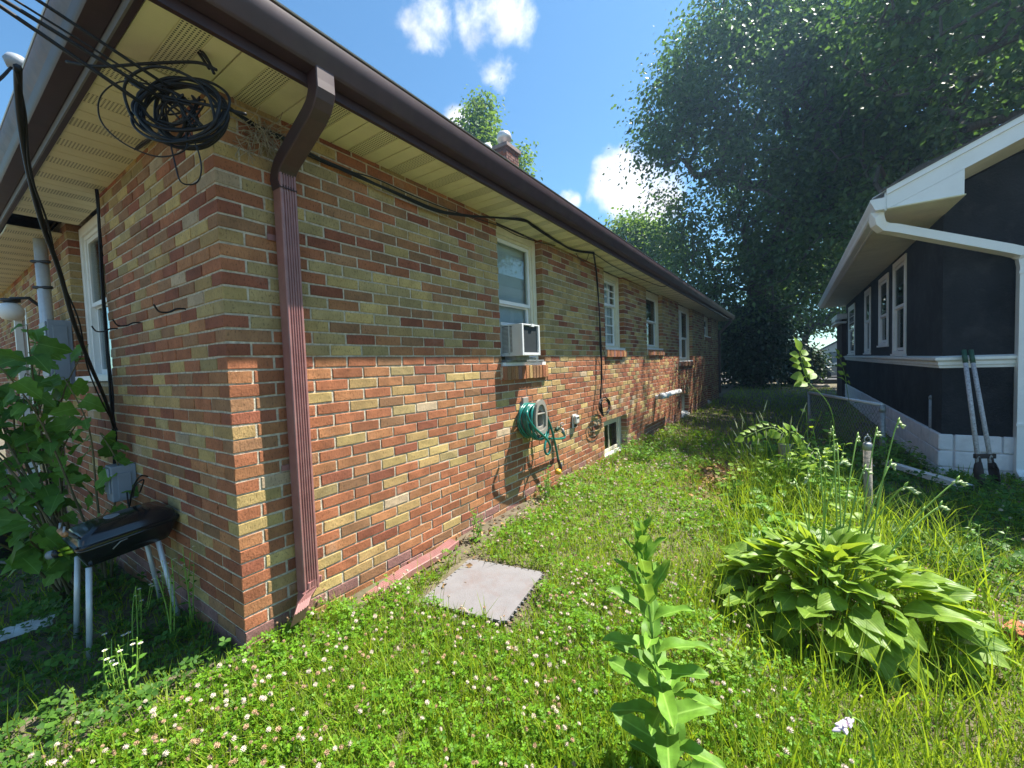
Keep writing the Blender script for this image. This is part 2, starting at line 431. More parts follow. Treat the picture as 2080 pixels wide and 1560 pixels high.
# openings along the long wall (Y range, z range) and along the short wall (X range as distance from the corner)
OP_L = [(2.25, 3.06, 1.262, 3.0), (4.84, 5.66, 1.445, 3.0), (6.90, 8.02, 1.47, 3.0), (9.52, 11.1, 1.205, 3.0), (12.96, 14.1, 1.93, 3.0),
        (4.71, 5.68, -.16, .40), (9.66, 10.48, -.10, .40), (13.38, 14.0, -.14, .345)]
OP_S = [(1.93, 3.0, 1.25, 3.0), (5.35, 6.3, -.2, 2.15)]
TH = .11
def brick_shape(w, h, d, r):
    """front face chamfered and a little uneven; x along, y = out of the wall, z up"""
    c = .003; j = lambda: r.uniform(-.0026, .0022); o = r.uniform(-.002, .0025)
    x0, x1, z0, z1 = -w / 2, w / 2, -h / 2, h / 2
    q = r.uniform(-.2, .2) * w
    loop = [(x0, z0, 1, 1), (q, z0, 0, 1), (x1, z0, -1, 1), (x1, z1, -1, -1), (-q, z1, 0, -1), (x0, z1, 1, -1)]
    fr, md, bk = [], [], []
    for x, z, sx, sz in loop:
        jx, jz = j(), j()
        fr.append((x + c * sx + jx, o + r.uniform(-.0012, .0012), z + c * sz + jz)); md.append((x + jx * .7, o - c, z + jz * .8)); bk.append((x, -d, z))
    f = [(0, 1, 4, 5), (1, 2, 3, 4)]
    for i in range(6):
        k = (i + 1) % 6
        f += [(6 + i, 6 + k, k, i), (12 + i, 12 + k, 6 + k, 6 + i)]
    return fr + md + bk, f
def pick_colour(wall, u, z, k):
    n = float(vnoise(np.array(u * 1.15), np.array(z * 2.4), 3 if wall == 'L' else 9))
    if wall == 'L':
        p = .22 if z < 1.33 else (.42 if u < 3.1 else .62)
        if u > 3.1 and z < 1.33: p = .26
    else:
        p = .50 if z > 1.9 else .23
    p *= .45 + 1.1 * n
    x = rnd.random()
    if z < .0 and rnd.random() < .75: return 8 if x > .3 else 3
    if x < p: return rnd.choice([4, 4, 5, 5, 5, 6, 6, 7] if wall == 'S' or z < 1.33 else [4, 5, 5, 6, 6, 6])
    return rnd.choice([0, 0, 0, 1, 1, 2, 3, 0] if z < 1.4 else [0, 0, 1, 2, 2, 3, 3, 3])
bricks = []          # (wall, u0, u1, z0, z1, colour, depth)
for k in range(-5, 39):
    z0, z1 = k * CH + JT / 2, (k + 1) * CH - JT / 2
    zc = (z0 + z1) / 2; odd = k % 2
    for wall, length, ops in (('L', YEND, OP_L), ('S', -XEND, OP_S)):
        stretch = odd if wall == 'L' else not odd
        cuts = [0.0, BL if stretch else BL / 2]
        while cuts[-1] < length - .02: cuts.append(min(length, cuts[-1] + BL))
        for i in range(len(cuts) - 1):
            u0, u1 = cuts[i] + (JT if i else 0), cuts[i + 1]
            segs = [(u0, u1)]
            for a, b, c, d in ops:
                if z1 > c + .01 and z0 < d - .01:
                    ns = []
                    for s0, s1 in segs:
                        if s1 <= a or s0 >= b: ns.append((s0, s1)); continue
                        if s0 < a: ns.append((s0, a))
                        if s1 > b: ns.append((b, s1))
                    segs = ns
            for s0, s1 in segs:
                if s1 - s0 > .028: bricks.append((wall, s0, s1, z0, z1, pick_colour(wall, (s0 + s1) / 2, zc, k), i == 0))
# the corner bricks turn the corner: only the stretcher of each course is built there
bricks = [b for b in bricks if not (b[6] and (b[2] - b[1]) < .15)]
def brick_frame(b):
    wall, u0, u1, z0, z1 = b[:5]; uc, zc = (u0 + u1) / 2, (z0 + z1) / 2
    return ((0, uc, zc), R(-90)) if wall == 'L' else ((-uc, 0, zc), R(180))
def shown(b):
    loc, _ = brick_frame(b); x, y, z = pix(loc)
    if z < .2 or not (-20 < x < 2100 and -20 < y < 1580): return 0
    w, zz = b[0], (b[3] + b[4]) / 2
    p = [pix((0, b[1], zz)), pix((0, b[2], zz))] if w == 'L' else [pix((-b[1], 0, zz)), pix((-b[2], 0, zz))]
    return abs(p[0][0] - p[1][0]) * FPX * .057 / z
order = sorted(range(len(bricks)), key=lambda i: -shown(bricks[i]))
single = set(order[:298])
cache = {}
stuff = MB()
# local +y (out of the wall) is turned to +X on the long wall and to -Y on the short one
for i, b in enumerate(bricks):
    wall, u0, u1, z0, z1, c, corner = b
    w, h = u1 - u0, z1 - z0
    loc, rz = brick_frame(b)
    d = .1065 if corner else .095
    if i in single:
        key = (round(w, 3), d, rnd.randrange(5))
        if key not in cache:
            vs, fs = brick_shape(w, h, d, rnd)
            me = bpy.data.meshes.new("brick"); me.from_pydata(vs, [], fs); me.materials.append(BR[0]); me.update(); cache[key] = me
        o = bpy.data.objects.new("brick", cache[key]); link(o, BH)
        o.location = loc; o.rotation_euler = (rnd.uniform(-.006, .006), rnd.uniform(-.006, .006), rz)
        o.material_slots[0].link = 'OBJECT'; o.material_slots[0].material = BR[c]
    else:
        vs, fs = brick_shape(w, h, d, rnd)
        cz, sz = math.cos(rz), math.sin(rz)
        stuff.add([(loc[0] + x * cz - y * sz, loc[1] + x * sz + y * cz, loc[2] + z) for x, y, z in vs], fs, c)
stuff.build("brickwork", BR, BH, kind='stuff')

# mortar body with the openings left out
mb = MB(); REC = .0048
def wall_cells(length, ops, zlo, zhi):
    us = sorted({0.0, length, *[a for o in ops for a in o[:2]]}); cells = []
    for a, b in zip(us, us[1:]):
        zz = [(zlo, zhi)]
        for o in ops:
            if o[0] < (a + b) / 2 < o[1]:
                nz = []
                for p, q in zz:
                    if q <= o[2] or p >= o[3]: nz.append((p, q)); continue
                    if p < o[2]: nz.append((p, o[2]))
                    if q > o[3]: nz.append((o[3], q))
                zz = nz
        cells += [(a, b, p, q) for p, q in zz]
    return cells
wide = lambda ops: [(o[0] - .005, o[1] + .005, o[2] - .004, o[3] + .004) for o in ops]
for a, b, p, q in wall_cells(YEND, wide(OP_L), -.5, 2.75):
    mb.box((-.22, max(a, REC), p), (-REC, b, q))
for a, b, p, q in wall_cells(-XEND, wide(OP_S), -.5, 2.75):
    if b > .24: mb.box((-b, REC, p), (-max(a, .221), .22, q))
mb.box((-.22, YEND - .2, -.5), (-8.4, YEND - .01, 2.75))
mb.build("wall", MORT, BH)

# ---- soffit, fascia, gutter, roof
OVX, OVY = .375, .335
def pathring(o, z, y1=16.25, x1=-9.0):
    return [(x1, -OVY - o, z), (OVX + o, -OVY - o, z), (OVX + o, y1, z)]
def run(name, prof, mat, smooth=False, closed=True):
    m = MB(); rings = [[pathring(o, z)[i] for o, z in prof] for i in range(3)]
    m.sweep(None, rings, 0, closed, closed)
    return fix_normals(m.build(name, mat, BH, smooth))
run("fascia", [(-.018, 2.592), (.004, 2.592), (.004, 2.80), (-.018, 2.80)], BROWN)
ds_ = run("drip_strip", [(.0045, 2.588), (.012, 2.588), (.012, 2.628), (.0045, 2.628)], BROWN)
ds_.data.materials.append(pmat("dull metal strip", (.20, .19, .19), .15, 20, .5, metal=.3)); ds_.data.polygons.foreach_set('material_index', [1 if p.center.x < .3 else 0 for p in ds_.data.polygons])
G = [(.013, 2.632), (.085, 2.632), (.098, 2.645), (.104, 2.672), (.118, 2.695), (.128, 2.727), (.128, 2.755), (.118, 2.757), (.118, 2.767), (.012, 2.767), (.012, 2.757)]
g = run("gutter", G, [BROWN], True)
me = g.data; me.materials.append(RUST)
me.polygons.foreach_set('material_index', [1 if p.center.y < -.44 and p.center.x < .3 and abs(p.normal.z) < .9 else 0 for p in me.polygons])
es = g.modifiers.new("split", 'EDGE_SPLIT'); es.split_angle = R(35)
run("gutter_guard", [(.128, 2.768), (.131, 2.773), (.02, 2.788), (.02, 2.783)], LIPG)
m = MB()
for L_, (x, y) in (("r", (OVX + .012, 16.25)),):
    pass
m.sweep(None, [[(OVX + o, yy, z) for o, z in G] for yy in (16.251, 16.262)]); fix_normals(m.build("gutter_end", BROWN, BH))
# hip roof
SL = .6; ex0, ex1, ey0, ey1 = -8.75, .40, -.36, 16.2; hw = (ex1 - ex0) / 2; zr = 2.79 + SL * hw; xm = (ex0 + ex1) / 2
m = MB()
for dz in (0,):
    a = [(ex0, ey0, 2.79), (ex1, ey0, 2.79), (ex1, ey1, 2.79), (ex0, ey1, 2.79), (xm, ey0 + hw, zr), (xm, ey1 - hw, zr)]
    m.add(a, [(0, 1, 4), (1, 2, 5, 4), (2, 3, 5), (3, 0, 4, 5), (0, 3, 2, 1)])
m.build("roof", SHING, BH)
# soffit panels: plain, punched, plain; a bead between the strips
def soffit_mesh(w, d):
    m = MB(); g_ = .004; s3 = w / 3
    for i in range(3):
        x0, x1 = -w / 2 + i * s3 + (.003 if i else g_), -w / 2 + (i + 1) * s3 - (.003 if i < 2 else g_)
        m.box((x0, 0, 0), (x1, d, .01), 1 if i == 1 else 0)
    for i in (1, 2):
        x = -w / 2 + i * s3
        m.box((x - .0028, 0, .004), (x + .0028, d, .012), 0)
    m.box((-w / 2, 0, .011), (w / 2, d, .016), 0)
    me = bpy.data.meshes.new("soffit_panel"); me.from_pydata(m.v, [], m.f)
    me.materials.append(SOF); me.materials.append(SOFP); me.polygons.foreach_set('material_index', m.m); me.update(); return me
sm1, sm2 = soffit_mesh(.31, OVX + .05 - .02), soffit_mesh(.31, OVY + .05 - .02)
y = -OVY + .02 + .155
while y < 16.2:
    o = bpy.data.objects.new("soffit_panel", sm1); link(o, BH); o.location = (-.05, y, ZS); o.rotation_euler = (0, 0, R(-90)); y += .31
x = -.06 - .155
i = 0
while x > -8.8:
    if not (-3.14 < x < -2.86):
        o = bpy.data.objects.new("soffit_panel", sm2); link(o, BH); o.location = (x, .05, ZS - (.035 if x < -3 else 0)); o.rotation_euler = (0, R(1.2) if x < -3 else 0, R(180))
    x -= .31
mm = MB(); mm.box((-8.8, .0, 2.70), (-.4, .05, 2.72)); mm.box((-3.2, -.33, 2.68), (-2.8, .05, 2.70)); mm.build("soffit_gap_shade", DARK, BH)  # near-black boards that paint the shade in the gap of the missing panel

# ---- windows of the long wall: local u runs along +Y, out is +X
def U(u, out, z): return (out, u, z)
def Us(u, out, z): return (-u, -out, z)
def ubox(m, f, u0, u1, o0, o1, z0, z1, mi=0):
    a, b = f(u0, o0, z0), f(u1, o1, z1)
    m.box(tuple(min(p, q) for p, q in zip(a, b)), tuple(max(p, q) for p, q in zip(a, b)), mi)
def frame_ring(m, f, u0, u1, z0, z1, w, o0, o1, wt=None, wb=None, mi=0):
    wt = w if wt is None else wt; wb = w if wb is None else wb
    ubox(m, f, u0, u0 + w, o0, o1, z0, z1, mi); ubox(m, f, u1 - w, u1, o0, o1, z0, z1, mi)
    if wt: ubox(m, f, u0 + w, u1 - w, o0, o1, z1 - wt, z1, mi)
    if wb: ubox(m, f, u0 + w, u1 - w, o0, o1, z0, z0 + wb, mi)
def sash(par, f, u0, u1, z0, z1, o, cols=1, rows=1, w=.035, mat=WVIN, glass=GLASS, name="sash"):
    m = MB(); frame_ring(m, f, u0, u1, z0, z1, w, o - .025, o)
    for i in range(1, cols): 
        uc = u0 + w + (u1 - u0 - 2 * w) * i / cols; ubox(m, f, uc - .008, uc + .008, o - .02, o - .002, z0 + w, z1 - w)
    for i in range(1, rows):
        zc = z0 + w + (z1 - z0 - 2 * w) * i / rows; ubox(m, f, u0 + w, u1 - w, o - .019, o - .003, zc - .008, zc + .008)
    m.build(name, mat, par)
    p = MB(); ubox(p, f, u0 + w - .003, u1 - w + .003, o - .016, o - .012, z0 + w - .003, z1 - w + .003); p.build("pane", glass, par)
def sillbricks(par, f, u0, u1, z0, z1, out):
    n = max(2, round((u1 - u0) / .0677)); s = (u1 - u0) / n
    b = MB(); ubox(b, f, u0 + .004, u1 - .004, -.12, out - .008, z0 + .004, z1 - .004); b.build("mortar_bed", MORT, par)
    for i in range(n):
        m = MB(); dz = rnd.uniform(-.002, .002); do = rnd.uniform(-.002, .002)
        a, c = u0 + i * s + .0045, u0 + (i + 1) * s - .0045
        vs, fs = brick_shape(c - a, z1 - z0, .09, rnd)
        m.add([f((a + c) / 2 + x, out + do + y, (z0 + z1) / 2 + dz + z) for x, y, z in vs], fs)
        o = m.build("sill_brick", BR[rnd.choice([0, 1, 3, 8, 0, 1, 3, 4])], par); fix_normals(o)
def window(op, f, name="window", blind=None, cols=1, rows=(1, 1), meet=.5, glass=GLASS, frame=CREAM, sill=(.10, .03), vent=False, out=-.075):
    u0, u1, z0, z1 = op; z1 = min(z1, ZS - .003)
    w = bpy.data.objects.new(name, None); w.empty_display_size = .1; link(w, BH)
    m = MB(); g_ = .006
    frame_ring(m, f, u0 + g_, u1 - g_, z0, z1, .06, out - .10, out, .075, .05)
    frame_ring(m, f, u0 + .066, u1 - .066, z0 + .05, z1 - .075, .03, out - .09, out - .018, .03, .02)
    o = m.build("frame", frame, w); bevel(o, .004)
    a, b, c, d = u0 + .098, u1 - .098, z0 + .072, z1 - .107
    zm = c + (d - c) * meet
    sash(w, f, a, b, zm, d, out - .03, cols, rows[0], glass=glass)
    sash(w, f, a, b, c, zm + .02, out - .058, cols, rows[1], glass=glass)
    m = MB(); ubox(m, f, u0 + .01, u1 - .01, out - .5, out - .49, z0, z1); ubox(m, f, u0 + .01, u1 - .01, out - .49, out - .11, z0, z0 + .01); m.build("room_shade_sheet", DARK, w)  # near-black sheet and ledge stand in for the shade of the room
    if blind == 'slats':
        m = MB(); z = z0 + .1
        while z < z1 - .1:
            m.obox(f((a + b) / 2, out - .105, z), f(1, 0, 0), np.array(f(0, .35, .93)), np.array(f(0, -.93, .35)), (b - a) / 2 + .02, .0125, .001); z += .0215
        m.build("blind", BLIND, w)
    elif blind == 'curtain':
        m = MB(); n = 40
        pts = [f(a + (b - a) * i / n, out - .115 + .012 * math.sin(i * 1.9), 0) for i in range(n + 1)]
        v = [(p[0], p[1], zz) for p in pts for zz in (c, d)]
        m.add(v, [(2 * i, 2 * i + 2, 2 * i + 3, 2 * i + 1) for i in range(n)]); m.build("curtain", CURT, w, True)
    if sill:
        zb = z0 - sill[1]
        s = MB(); ubox(s, f, u0 + .008, u1 - .008, out - .02, .012, z0 - .004, z0 + .028); s.build("sill", WHITE if frame is CREAM else frame, w)
        sillbricks(w, f, u0 - .03, u1 + .01, z0 - sill[0] - .012, z0 - .008, .036)
    return w
w1 = window(OP_L[0], U, blind='slats', meet=.46, sill=(.125, .03))
w2 = window(OP_L[1], U, blind='curtain', cols=2, rows=(3, 4), meet=.62)
sm = MB(); frame_ring(sm, U, 4.94, 5.22, 2.10, 2.36, .03, -.10, -.07); sm.build("vent_sash", WVIN, w2)
window(OP_L[2], U, meet=.5, glass=GLASS2)
w4 = window(OP_L[3], U, meet=.42, glass=GLASS2)
m = MB(); frame_ring(m, U, 9.62, 10.1, 1.28, 2.45, .06, -.11, -.06); m.build("storm_sash", WVIN, w4)
window(OP_L[4], U, meet=.5, glass=GLASS2)
wl = window(OP_S[0], Us, meet=.5, glass=GLASS, frame=WHITE, sill=None)
m = MB(); ubox(m, Us, 1.94, 2.99, -.10, .02, 1.255, 1.30); m.build("sill", WHITE, wl)
# basement windows
for i, (u0, u1, z0, z1) in enumerate(OP_L[5:]):
    w = bpy.data.objects.new("basement_window", None); link(w, BH)
    m = MB(); frame_ring(m, U, u0 + .005, u1 - .005, z0, z1, .07, -.19, -.10, .05, .04); o = m.build("frame", CREAM, w); bevel(o, .004)
    sash(w, U, u0 + .08, u1 - .08, z0 + .05, z1 - .055, -.12, 2 if i == 0 else 1, 1, .045, CREAM, GLASS2)
    m = MB(); m.add([(-.10, u0 + .01, z0 + .045), (-.10, u1 - .01, z0 + .045), (.03, u1 - .01, z0 - .02), (.03, u0 + .01, z0 - .02),
                     (-.10, u0 + .01, z0 - .03), (-.10, u1 - .01, z0 - .03), (.03, u1 - .01, z0 - .06), (.03, u0 + .01, z0 - .06)],
                    [(0, 3, 2, 1), (4, 5, 6, 7), (0, 1, 5, 4), (1, 2, 6, 5), (2, 3, 7, 6), (3, 0, 4, 7)]); m.build("sill", WHITE, w)
    m = MB(); ubox(m, U, u0, u1, -.5, -.49, z0, z1); m.build("room_shade_sheet", DARK, w)  # basement shade painted as a black sheet
    if i == 0: sillbricks(w, U, u0 - .02, u1 + .02, -.235, -.19, .055)

# ---- downspouts
def rect_ring(c, ax, ay, hx, hy, rib=0):
    c, ax, ay = [np.asarray(q, float) for q in (c, ax, ay)]
    return [c + sx * hx * ax + sy * hy * ay for sx, sy in ((-1, -1), (1, -1), (1, 1), (-1, 1))]
def spout_ring(c, side, out, w, d, ribs):
    """cross-section with corrugated front; side: along the wall, out: away from it"""
    c, side, out = [np.asarray(q, float) for q in (c, side, out)]
    pts = [(-w / 2, 0), (-w / 2, d - .004), (-w / 2 + .004, d)]
    for i in range(ribs):
        x0 = -w / 2 + .010 + (w - .020) * i / ribs; s = (w - .020) / ribs
        pts += [(x0 + .15 * s, d), (x0 + .3 * s, d - .006), (x0 + .7 * s, d - .006), (x0 + .85 * s, d)]
    pts += [(w / 2 - .004, d), (w / 2, d - .004), (w / 2, 0)]
    return [c + x * side + y * out for x, y in pts]
def spout(par, pts, side, out0, w, d, mat, ribs=5, name="downspout", outs=None):
    m = MB(); rings = []
    for i, p in enumerate(pts):
        o = out0 if outs is None else outs[i]
        rings.append(spout_ring(p, side, o, w, d, ribs))
    m.sweep(None, rings); return fix_normals(m.build(name, mat, par))
DW, DD = .085, .072
dsY = .2925
ds = spout(BH, [(.028, dsY, z) for z in (2.32, 1.6, .9, .10)], (0, 1, 0), (1, 0, 0), DW, DD, DSP)
# goose-neck from the gutter down to the wall
neck = [((.43, dsY, 2.64), 0), ((.43, dsY, 2.585), 0), ((.426, dsY, 2.555), 10), ((.413, dsY, 2.525), 24), ((.392, dsY, 2.499), 38), ((.36, dsY, 2.476), 50), ((.16, dsY, 2.372), 62), ((.11, dsY, 2.346), 55), ((.076, dsY, 2.322), 42), ((.052, dsY, 2.290), 26), ((.038, dsY, 2.255), 10), ((.03, dsY, 2.2), 0)]
rings = []
for (p, a) in neck:
    ca, sa = math.cos(R(a)), math.sin(R(a)); o = np.array([ca, 0, -sa]) if a else np.array([1., 0, 0])
    rings.append(spout_ring(np.array(p) - o * .03 if a else (p[0] - .036 if p[2] > 2.3 else p[0] - .003, p[1], p[2]), (0, 1, 0), o, DW + .006, DD + .004, 0))
m = MB(); m.sweep(None, rings); fix_normals(m.build("elbow", BROWN, ds))
# shoe at the bottom, kicked out towards the front left
m = MB(); rr = []
for p, a, kk in (((.028, dsY, .15), 0, 0), ((.032, dsY - .004, .10), 12, 0), ((.055, dsY - .025, .055), 38, 0), ((.10, dsY - .07, .018), 60, 0), ((.135, dsY - .105, -.008), 62, 0)):
    ca, sa = math.cos(R(a)), math.sin(R(a)); o = np.array([ca * .75, ca * .25, sa]); o /= np.linalg.norm(o)
    rr.append(spout_ring(p, (-.25, .97, 0), o, DW + .006, DD + .004, 5))
m.sweep(None, rr); fix_normals(m.build("crimped_elbow", DSP, ds))
for z, w_ in ((1.95, .012), (.75, .012)):
    m = MB(); m.box((.004, dsY - .075, z), (.012, dsY + .075, z + .03)); m.build("strap", DSP, ds)
ds2 = spout(BH, [(.03, 15.6, z) for z in (2.15, .0)], (0, 1, 0), (1, 0, 0), DW, DD, BROWN)
m = MB(); m.bar((.43, 15.62, 2.63), (.43, 15.62, 2.5), .08, .08, (0, 1, 0)); m.bar((.43, 15.62, 2.52), (.06, 15.6, 2.14), .08, .08, (0, 1, 0)); m.build("elbow", BROWN, ds2)

# ---- chimney
chx, chy, cw = -4.0, 8.42, .60
ct = 7.16
ch = MB().box((chx - cw + .01, chy + .01, 3.5), (chx - .01, chy + cw - .01, ct - .03)).build("chimney", pmat("dark mortar", (.16, .13, .12), .3, 20, .95), BH)
k = 0; z = ct - .18 - 14 * .075
while z < ct - .10:
    off = (k % 2) * .1
    for face in (0, 1):
        u = -off
        while u < cw - .01:
            a, b = max(u, 0), min(u + .2, cw) - .01
            if b - a > .03:
                vs, fs = brick_shape(b - a, .064, .04, rnd)
                P = [((chx + y, chy + (a + b) / 2 - x, z + .037 + zz) if face == 0 else (chx - (a + b) / 2 - x, chy - y, z + .037 + zz)) for x, y, zz in vs]
                fix_normals(MB().add(P, fs).build("brick", BR[rnd.choice([9, 9, 8, 2])], ch))
            u += .21
    z += .075; k += 1
m = MB(); m.box((chx - cw - .05, chy - .05, ct - .10), (chx + .05, chy + cw + .05, ct)); o = m.build("crown", pmat("chimney crown", (.24, .18, .17), .25, 10, .9), ch); bevel(o, .008)
m = MB(); c = (chx - .25, chy + .28, ct)
m.lathe(c, [(.11, 0), (.11, .20), (.19, .22), (.20, .34), (.16, .42), (.08, .46), (.01, .47)], 20)
for t in range(4): MB().bar((c[0] + .17 * math.cos(t * 1.57 + .6), c[1] + .17 * math.sin(t * 1.57 + .6), ct), (c[0] + .17 * math.cos(t * 1.57 + .6), c[1] + .17 * math.sin(t * 1.57 + .6), ct + .23), .07, .01).build("cap_leg", LIPG, ch)
m.build("flue_cap", pmat("pale metal", (.62, .62, .62), .1, 10, .4, metal=.4), ch, True)
m = MB(); p = onX(990, 300, -3.6); m.lathe((p[0], p[1], p[2] - 1.2), [(.05, 0), (.05, 1.1), (.10, 1.11), (.11, 1.22), (.07, 1.28), (.01, 1.30)], 14); m.build("vent_pipe", WVIN, BH, True)

# ---- back door in the far part of the short wall
m = MB(); ubox(m, Us, 5.4, 6.25, -.10, -.06, -.2, 2.1); m.build("door", pmat("brown door", (.14, .09, .06), .2, 5, .5), BH)
m = MB(); frame_ring(m, Us, 5.352, 6.298, -.2, 2.148, .06, -.10, .004, .06, 0); m.build("door_frame", WHITE, BH)

# ------------------------------------------------------------------ the dark stucco house on the right
DH = thing("stucco_house", "charcoal stucco house with white trim and white gutter across the side yard", "house", (3.78, 6.45, 0))
DHI = Matrix.Translation((-3.78, -6.45, 0))
def dh(m, name, mat, par=None, bev=0, smooth=False):
    p = DH if par is None else par
    o = m.build(name, mat, p, smooth); o.matrix_parent_inverse = DHI; fix_normals(o)
    if bev: bevel(o, bev)
    return o
AX, AY, BY, BX = 3.78, 6.45, 17.6, 9.2
SZ = 2.93
SLP = .45
WOPS = [(8.42, 9.46, 1.22, 2.86), (9.94, 10.97, 1.40, 2.80), (12.15, 13.08, 1.25, 2.82), (15.15, 16.8, 1.23, 2.76)]
m = MB()
for a, b, p, q in wall_cells(BY - AY, [(o[0] - AY, o[1] - AY, o[2], o[3]) for o in WOPS], .20, SZ + .1):
    m.box((AX, AY + a, p), (AX + .2, AY + b, q))
pk = (AX + BX) / 2; zpk = SZ + .27 + SLP * (pk - AX)
m.add([(AX + .001, AY - .004, .2), (BX, AY - .004, .2), (BX, AY - .004, SZ + .27), (pk, AY - .004, zpk), (AX + .001, AY - .004, SZ + .27), (AX + .001, AY + .19, .2), (BX, AY + .19, .2), (BX, AY + .19, SZ + .27), (pk, AY + .19, zpk), (AX + .001, AY + .19, SZ + .27)],
      [(0, 1, 2, 3, 4), (9, 8, 7, 6, 5), (0, 5, 6, 1), (1, 6, 7, 2), (2, 7, 8, 3), (3, 8, 9, 4), (4, 9, 5, 0)])
m.box((BX - .2, AY + .2, .2), (BX, BY, SZ + .1)); m.box((AX + .2, BY - .2, .2), (BX - .2, BY, SZ + .1))
o = dh(m, "wall", STUC)
# painted block foundation, two courses
fd = MB().box((AX - .008, AY - .008, -.6), (BX, BY, .19)).build("foundation", BLOCK, DH); fd.matrix_parent_inverse = DHI
def block(x0, x1, y0, y1, z0, z1):
    m = MB(); m.box((x0, y0, z0), (x1, y1, z1)); o = m.build("foundation_block", BLOCK, fd); bevel(o, .012, 2)
for r_, (z0, z1) in enumerate(((-.42, -.213), (-.205, -.005), (.003, .205))):
    y = AY - .03 - (.2 if r_ % 2 else 0)
    while y < BY:
        ya = max(y, AY - .03); block(AX - .032 - rnd.uniform(0, .006), AX + .1, ya + .004, min(y + .40, BY) - .004, z0, z1 - rnd.uniform(0, .004)); y += .406
    x = AX + .108 - (.2 if r_ % 2 else 0)
    while x < BX:
        xa = max(x, AX + .108); block(xa + .004, min(x + .4, BX) - .004, AY - .032 - rnd.uniform(0, .006), AY + .1, z0, z1 - rnd.uniform(0, .004)); x += .406
# water table band with a sloped cap
m = MB()
for prof, in (([(0, 1.035), (.03, 1.035), (.034, 1.06), (.045, 1.075), (.045, 1.115), (.06, 1.12), (.075, 1.135), (.075, 1.165), (.0, 1.185)],),):
    rings = [[(AX - o, BY, z) for o, z in prof], [(AX - o, AY - o, z) for o, z in prof], [(BX, AY - o, z) for o, z in prof]]
    m.sweep(None, rings)
dh(m, "trim_band", WHITE)
# eaves
EX = 3.15; FYO = 5.69
m = MB(); m.box((EX, FYO, SZ), (AX + .01, AY, SZ + .012)); m.box((EX, AY, SZ), (AX, BY + .4, SZ + .012))
base = dh(m, "soffit", SOF)
y = FYO + .02
while y < BY + .3:
    mm = MB(); mm.box((EX + .01, y + .002, SZ - .006), (AX - .002, y + .098, SZ - .0005)); mm.build("soffit_strip", SOF, base).matrix_parent_inverse = Matrix(); y += .102
m = MB(); m.box((EX - .02, FYO + .02, SZ - .01), (EX, BY + .4, SZ + .2)); dh(m, "fascia", WVIN)
gp = [(0, .0), (.075, .0), (.092, .02), (.10, .05), (.118, .085), (.128, .105), (.128, .125), (.115, .128), (0, .13)]
m = MB(); m.sweep(None, [[(EX - .021 - o_, yy, SZ + .005 + z) for o_, z in gp] for yy in (FYO, BY + .4)])
dg_ = dh(m, "gutter", WVIN)
m = MB(); m.sweep(None, [[(EX - .02 - o_ * 1.03, yy, SZ + .003 + z * 1.03) for o_, z in gp] for yy in (FYO - .006, FYO - .001)]); dh(m, "gutter_end", WVIN)
for yy in (6.6, 8.4, 10.6): 
    m = MB(); m.sweep(None, [[(EX - .021 - o_ * 1.02, y_, SZ + .004 + z * 1.02) for o_, z in gp] for y_ in (yy, yy + .05)]); dh(m, "gutter_joint", WVIN)
# rake boards, roof, boxed return
def rake(o0, o1, y0, y1, x0, x1, name, mat):
    z = lambda x, o: SZ + .13 + SLP * (x - EX) + o
    m = MB(); m.add([(x0, y0, z(x0, o0)), (x1, y0, z(x1, o0)), (x1, y0, z(x1, o1)), (x0, y0, z(x0, o1)), (x0, y1, z(x0, o0)), (x1, y1, z(x1, o0)), (x1, y1, z(x1, o1)), (x0, y1, z(x0, o1))],
          [(0, 1, 2, 3), (7, 6, 5, 4), (0, 4, 5, 1), (1, 5, 6, 2), (2, 6, 7, 3), (3, 7, 4, 0)]); return dh(m, name, mat)
rake(-.13, .035, FYO + .012, FYO + .04, EX, pk, "rake_board", WVIN)
rake(.037, .10, FYO - .008, FYO + .04, EX - .005, pk, "rake_trim", WVIN)
rake(-.118, -.10, FYO + .04, AY - .001, AX + .02, pk, "rake_soffit", SOF)
m = MB()
z_ = lambda x: SZ + .13 + SLP * (x - EX) - .132
m.add([(EX, FYO + .014, SZ), (AX, FYO + .014, SZ), (AX, FYO + .014, z_(AX)), (EX, FYO + .014, z_(EX)), (EX, AY - .002, SZ + .001), (AX, AY - .002, SZ + .001), (AX, AY - .002, z_(AX)), (EX, AY - .002, z_(EX))],
      [(0, 1, 2, 3), (1, 5, 6, 2), (4, 7, 6, 5), (0, 3, 7, 4), (3, 2, 6, 7), (0, 4, 5, 1)])
dh(m, "eave_return", WVIN)
z0_ = SZ + .13 + .105
m = MB()
for y0, y1 in ((FYO - .02, BY + .42),):
    m.add([(EX - .06, y0, z0_ - .03), (pk, y0, z0_ + SLP * (pk - EX)), (pk, y1, z0_ + SLP * (pk - EX)), (EX - .06, y1, z0_ - .03), (BX + .6, y0, z0_), (BX + .6, y1, z0_),
           (EX - .06, y0, z0_ - .012), (pk, y0, z0_ + SLP * (pk - EX) + .02), (pk, y1, z0_ + SLP * (pk - EX) + .02), (EX - .06, y1, z0_ - .012), (BX + .6, y0, z0_ + .02), (BX + .6, y1, z0_ + .02)],
          [(0, 3, 2, 1), (1, 2, 5, 4), (6, 7, 8, 9), (7, 10, 11, 8), (0, 1, 7, 6), (1, 4, 10, 7), (0, 6, 9, 3)])
dh(m, "roof", SHING)
